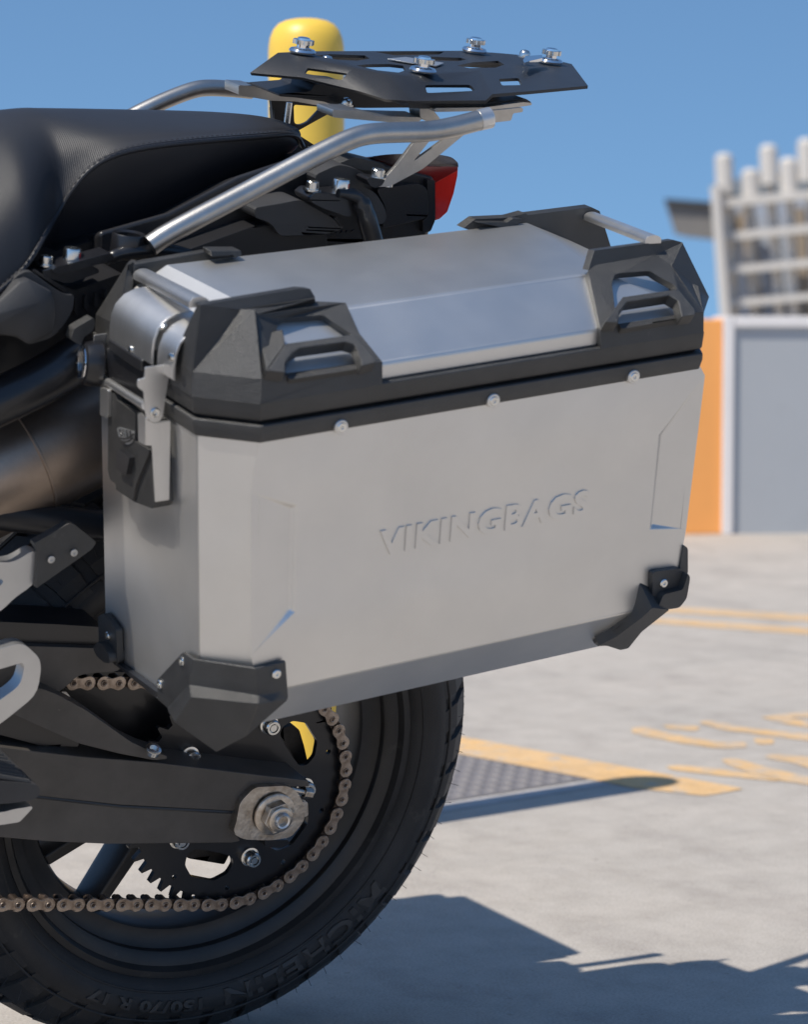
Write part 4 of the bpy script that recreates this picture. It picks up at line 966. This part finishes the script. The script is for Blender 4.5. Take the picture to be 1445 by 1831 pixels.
# F. tail bodywork
tl = M(); f = Y(17, [(-300,300),(150,150),(430,215),(540,165),(740,195),(850,240),(1120,300),(1118,620),(1085,705),(1075,760),(700,840),(300,880),(-300,980),(-900,1010),(-1300,1080),(-1300,700),(-800,560)], -.112)
tl.prism(f, [p+Vector((0,.224,-.085)) for p in f]); tail = tl.build('tail_body', 'smooth_plastic', BK, bevel=.012, seg=4)
yp('tail_cover', 17, [(240,300),(430,215),(580,262),(625,300),(610,330),(600,380),(690,420),(760,540),(768,610),(740,650),(670,640),(600,560),(420,440),(290,400)], -.130, .03, 'grey_plastic', tail, bev=.005, r=.008, seg=3)
yp('tail_cover', 17, [(430,212),(540,165),(740,215),(765,260),(740,268),(600,262)], -.116, .03, 'grained_plastic', tail, bev=.004, seg=3)
yp('tail_panel', 17, [(690,395),(1000,355),(1060,390),(1068,570),(1040,610),(730,680),(768,600),(760,520)], -.122, .03, 'smooth_plastic', tail, bev=.006, r=.006, seg=3)
yp('lamp_housing', 17, [(1060,330),(1115,330),(1118,620),(1085,700),(1030,710),(1030,620),(1066,590)], -.119, .060, 'black_paint', tail, bev=.004, seg=3)
# side fairing under the tube
yp('side_cover', 17, [(-180,530),(0,500),(150,470),(390,610),(470,665),(430,690),(340,720),(0,735),(-60,640),(-180,600)], -.150, .05, 'grey_plastic', BK, bev=.008, r=.006, seg=3)
yp('side_cover', 17, [(-900,920),(-180,660),(60,650),(0,735),(345,720),(330,880),(-900,1080)], -.140, .05, 'smooth_plastic', BK, bev=.005, r=.004, seg=3)
yp('cover_clip', 17, [(388,602),(410,598),(465,655),(440,668)], -.152, .01, 'black_paint', BK, bev=.001)
for k in range(4):
    yp('number_rib', 17, [(400+38*k,715-3*k),(410+38*k,700-3*k),(425+38*k,697-3*k),(420+38*k,712-3*k)], -.1135, .003, 'black_paint', tail, bev=.0004, r=.0005)
# tail lamp
lf_ = M(); a = Y(17, [(1005,292),(1100,350),(1118,350),(1120,620),(1150,610),(1205,560),(1250,430),(1278,300),(1282,235),(1150,228),(1040,228)], -.10)
b = [p+Vector((-.0,.20,-.055)) for p in a]; lf_.prism(a, b); lmp = lf_.build('tail_lamp', 'red_lens', BK, bevel=.008, seg=3)
yp('upper_lens', 17, [(980,290),(1035,232),(1282,236),(1278,262),(1110,356)], -.104, .030, 'dark_red_lens', lmp, bev=.003)
tp_ = M(); f = Y(17, [(640,165),(760,148),(900,142),(1160,150),(1240,168),(1282,208),(1284,240),(1270,238),(1040,228),(960,270),(820,225)], -.098); f = rnd(f,.006,3); tp_.prism(f, [p+Vector((0,.196,-.05)) for p in f]); tp_.build('lamp_cap', 'smoke_lens', lmp, bevel=.012, seg=4)
# pannier mounting bolts and tubes
def mount(k, big, small, plate, tubep, ty, r=.0080):
    pl_ = yp('mount_plate', k, plate, ty, .03, 'black_paint', BK, bev=.0015, r=.003)
    bp_ = hit(k, *big, 'b', (0,1,0), ty+.012)
    bb = bolt('mount_bolt', bp_, (0,0,1), r, r*1.75, BK, washer=r*1.18)
    M().add([bp_+Vector((r*1.01*cos(a), r*1.01*sin(a), h)) for a, h in ((-1.15,.003),(-.85,.003),(-.85,r*1.5),(-1.15,r*1.5))], [(0,1,2,3)]).build('paint_mark', 'mark_red', bb)
    if small:
        p = hit(k, *small, 'b', (0,1,0), ty+.012); bolt('mount_bolt', p, (0,0,1), r*.72, r*.95, BK, washer=r*1.05)
    return pl_
mount(17, (430,440), (232,405), [(215,462),(260,420),(400,432),(560,420),(640,470),(660,540),(540,560),(500,600),(300,530),(230,490)], None, -.165)
M().tube(Y(17, [(420,425),(560,440),(600,520),(630,620),(665,740),(700,880)], -.170), [.004,.006,.0085,.0092,.0092,.0092], 20, 2).build('pannier_mount_tube', 'black_paint', BK, ang=60)
mount(18, (765,325), (490,330), [(455,395),(580,360),(900,300),(1060,370),(1070,410),(760,520),(700,520),(560,480),(470,440)], None, -.165)
yp('mount_strap', 18, [(565,385),(600,350),(900,275),(1195,195),(1240,262),(1100,310),(740,405),(640,425),(580,410)], -.168, .022, 'black_paint', BK, bev=.002, seg=3)
M().tube(Y(3, [(590,278),(650,240),(740,222),(850,214),(960,218),(1100,262)], -.160), [.0035,.0058,.0068,.0068,.0068,.0068], 20, 2).build('pannier_mount_tube', 'black_paint', BK, ang=60)
# left front fairing end, dark block with fins
fr1 = yp('fairing_end', 18, [(-300,900),(0,680),(190,430),(330,385),(560,560),(720,655),(800,645),(790,800),(700,960),(560,1110),(330,1178),(290,1175),(170,1100),(0,1075),(-300,1120)], -.175, .05, 'grey_plastic', BK, bev=.012, r=.006, seg=4)
fa = Y(18, [(-300,930),(0,705),(210,510),(300,485),(330,490),(555,610),(590,720),(600,880),(570,1070),(330,1170),(290,1165),(180,1095),(0,1070),(-300,1110)], -.185)
md_ = hit(18,290,790,'b',(0,1,0),-.198); m = M(); n = len(fa); m.add(fa+[md_], [(i, (i+1) % n, n) for i in range(n)]); m.add([p+Vector((0,.012,0)) for p in fa], [tuple(range(n))])
m.grid([fa, [p+Vector((0,.012,0)) for p in fa]], True); m.build('fairing_face', 'grey_plastic', fr1, bevel=.002, seg=3)
gb = yp('mount_block', 18, [(360,400),(800,600),(1280,430),(1330,420),(1200,640),(1030,830),(980,900),(700,1010),(620,1080),(600,900),(700,660)], -.150, .05, 'smooth_plastic', BK, bev=.006, r=.004, seg=3)
for k in range(5):
    x = 700+k*108; yp('fin', 18, [(x,720-k*28),(x+14,712-k*28),(x+40,800-k*28),(x+22,930-k*48),(x-8,860-k*34)], -.156, .01, 'smooth_plastic', gb, bev=.0012, r=.001)
yp('edge_trim', 18, [(345,388),(385,375),(800,640),(775,665),(730,650)], -.168, .02, 'black_paint', BK, bev=.001)
# lock barrel beside the latch
lk_ = hit(14,62,478,'b',(0,1,0),-.205)
ax_ = Vector((-.975,.21,.0))
M().lathe([(.0195,-.012),(.0195,-.004),(.0180,.002),(.0155,.0035),(.0150,.0025)], lk_, ax_, 40).build('lock_housing', 'black_paint', BK, ang=40)
M().lathe([(.0125,.000),(.0125,.0045),(.0138,.0055),(.0152,.0045),(.0152,.000)], lk_, ax_, 40).build('lock_ring', 'chrome', BK, ang=40)
M().lathe([(0,.0025),(.0124,.0025),(.0124,.001)], lk_, ax_, 30).build('lock_face', 'worn_steel', BK, ang=40)
M().box((-.0005,-.0035,-.006),(.0005,.0035,.006))
yp('lock_cover', 18, [(760,1130),(800,1010),(1010,890),(1030,960),(1000,1040),(900,1110),(880,1200)], -.200, .012, 'grained_plastic', BK, bev=.003, seg=3)
# dark structure that closes the gaps behind the seat side, and the body ahead of the frame
yp('subframe', 0, [(-300,470),(60,455),(210,430),(420,380),(560,300),(640,290),(640,420),(420,470),(230,520),(200,640),(0,760),(-300,900)], -.09, .06, 'black_paint', BK, bev=.004)
M().box((-1.35,-.16,.30),(-.62,.16,.80)).build('engine', 'dark_steel', BK, bevel=.05, seg=3)
M().box((-.30,.113,.58),(.06,.172,.80)).build('shadow_filler', 'black_paint', BK, bevel=.01)  # unseen block added to close a lit wedge in the bike's ground shadow
# rear pannier on the far side
MQ = MB @ Matrix.Translation((0,0,0))
Q2 = empty('far_pannier', MQ, 'second aluminium pannier on the far side of the bike, hidden behind the seat', 'pannier')
def slabq(x0, x1, y0, y1, z0, z1, c): return [Vector(p) for p in ((x0+c,y0,z0),(x1-c,y0,z0),(x1,y0,z0+c),(x1,y0,z1-c),(x1-c,y0,z1),(x0+c,y0,z1),(x0,y0,z1-c),(x0,y0,z0+c))]
def qbox(name, m, x0, x1, y0, y1, z0, z1, c, bev): f = slabq(x0,x1,y0,y1,z0,z1,c); return M().ext(f, (0,y1-y0,0)).build(name, m, Q2, bevel=bev, seg=3)
qbox('case_body', 'satin_aluminium', -.32, .08, .18, .545, .47, .745, .03, .03)
qbox('lid', 'satin_aluminium', -.30, .06, .20, .52, .775, .850, .045, .035)
qbox('seam', 'grained_plastic', -.325, .085, .175, .55, .745, .775, .004, .003)
qbox('corner_guard', 'grained_plastic', .03, .088, .19, .53, .776, .826, .02, .02)
M().box((-1.35,-.15,.80),(-.75,.15,1.02)).build('fuel_tank', 'black_paint', BK, bevel=.07, seg=4)
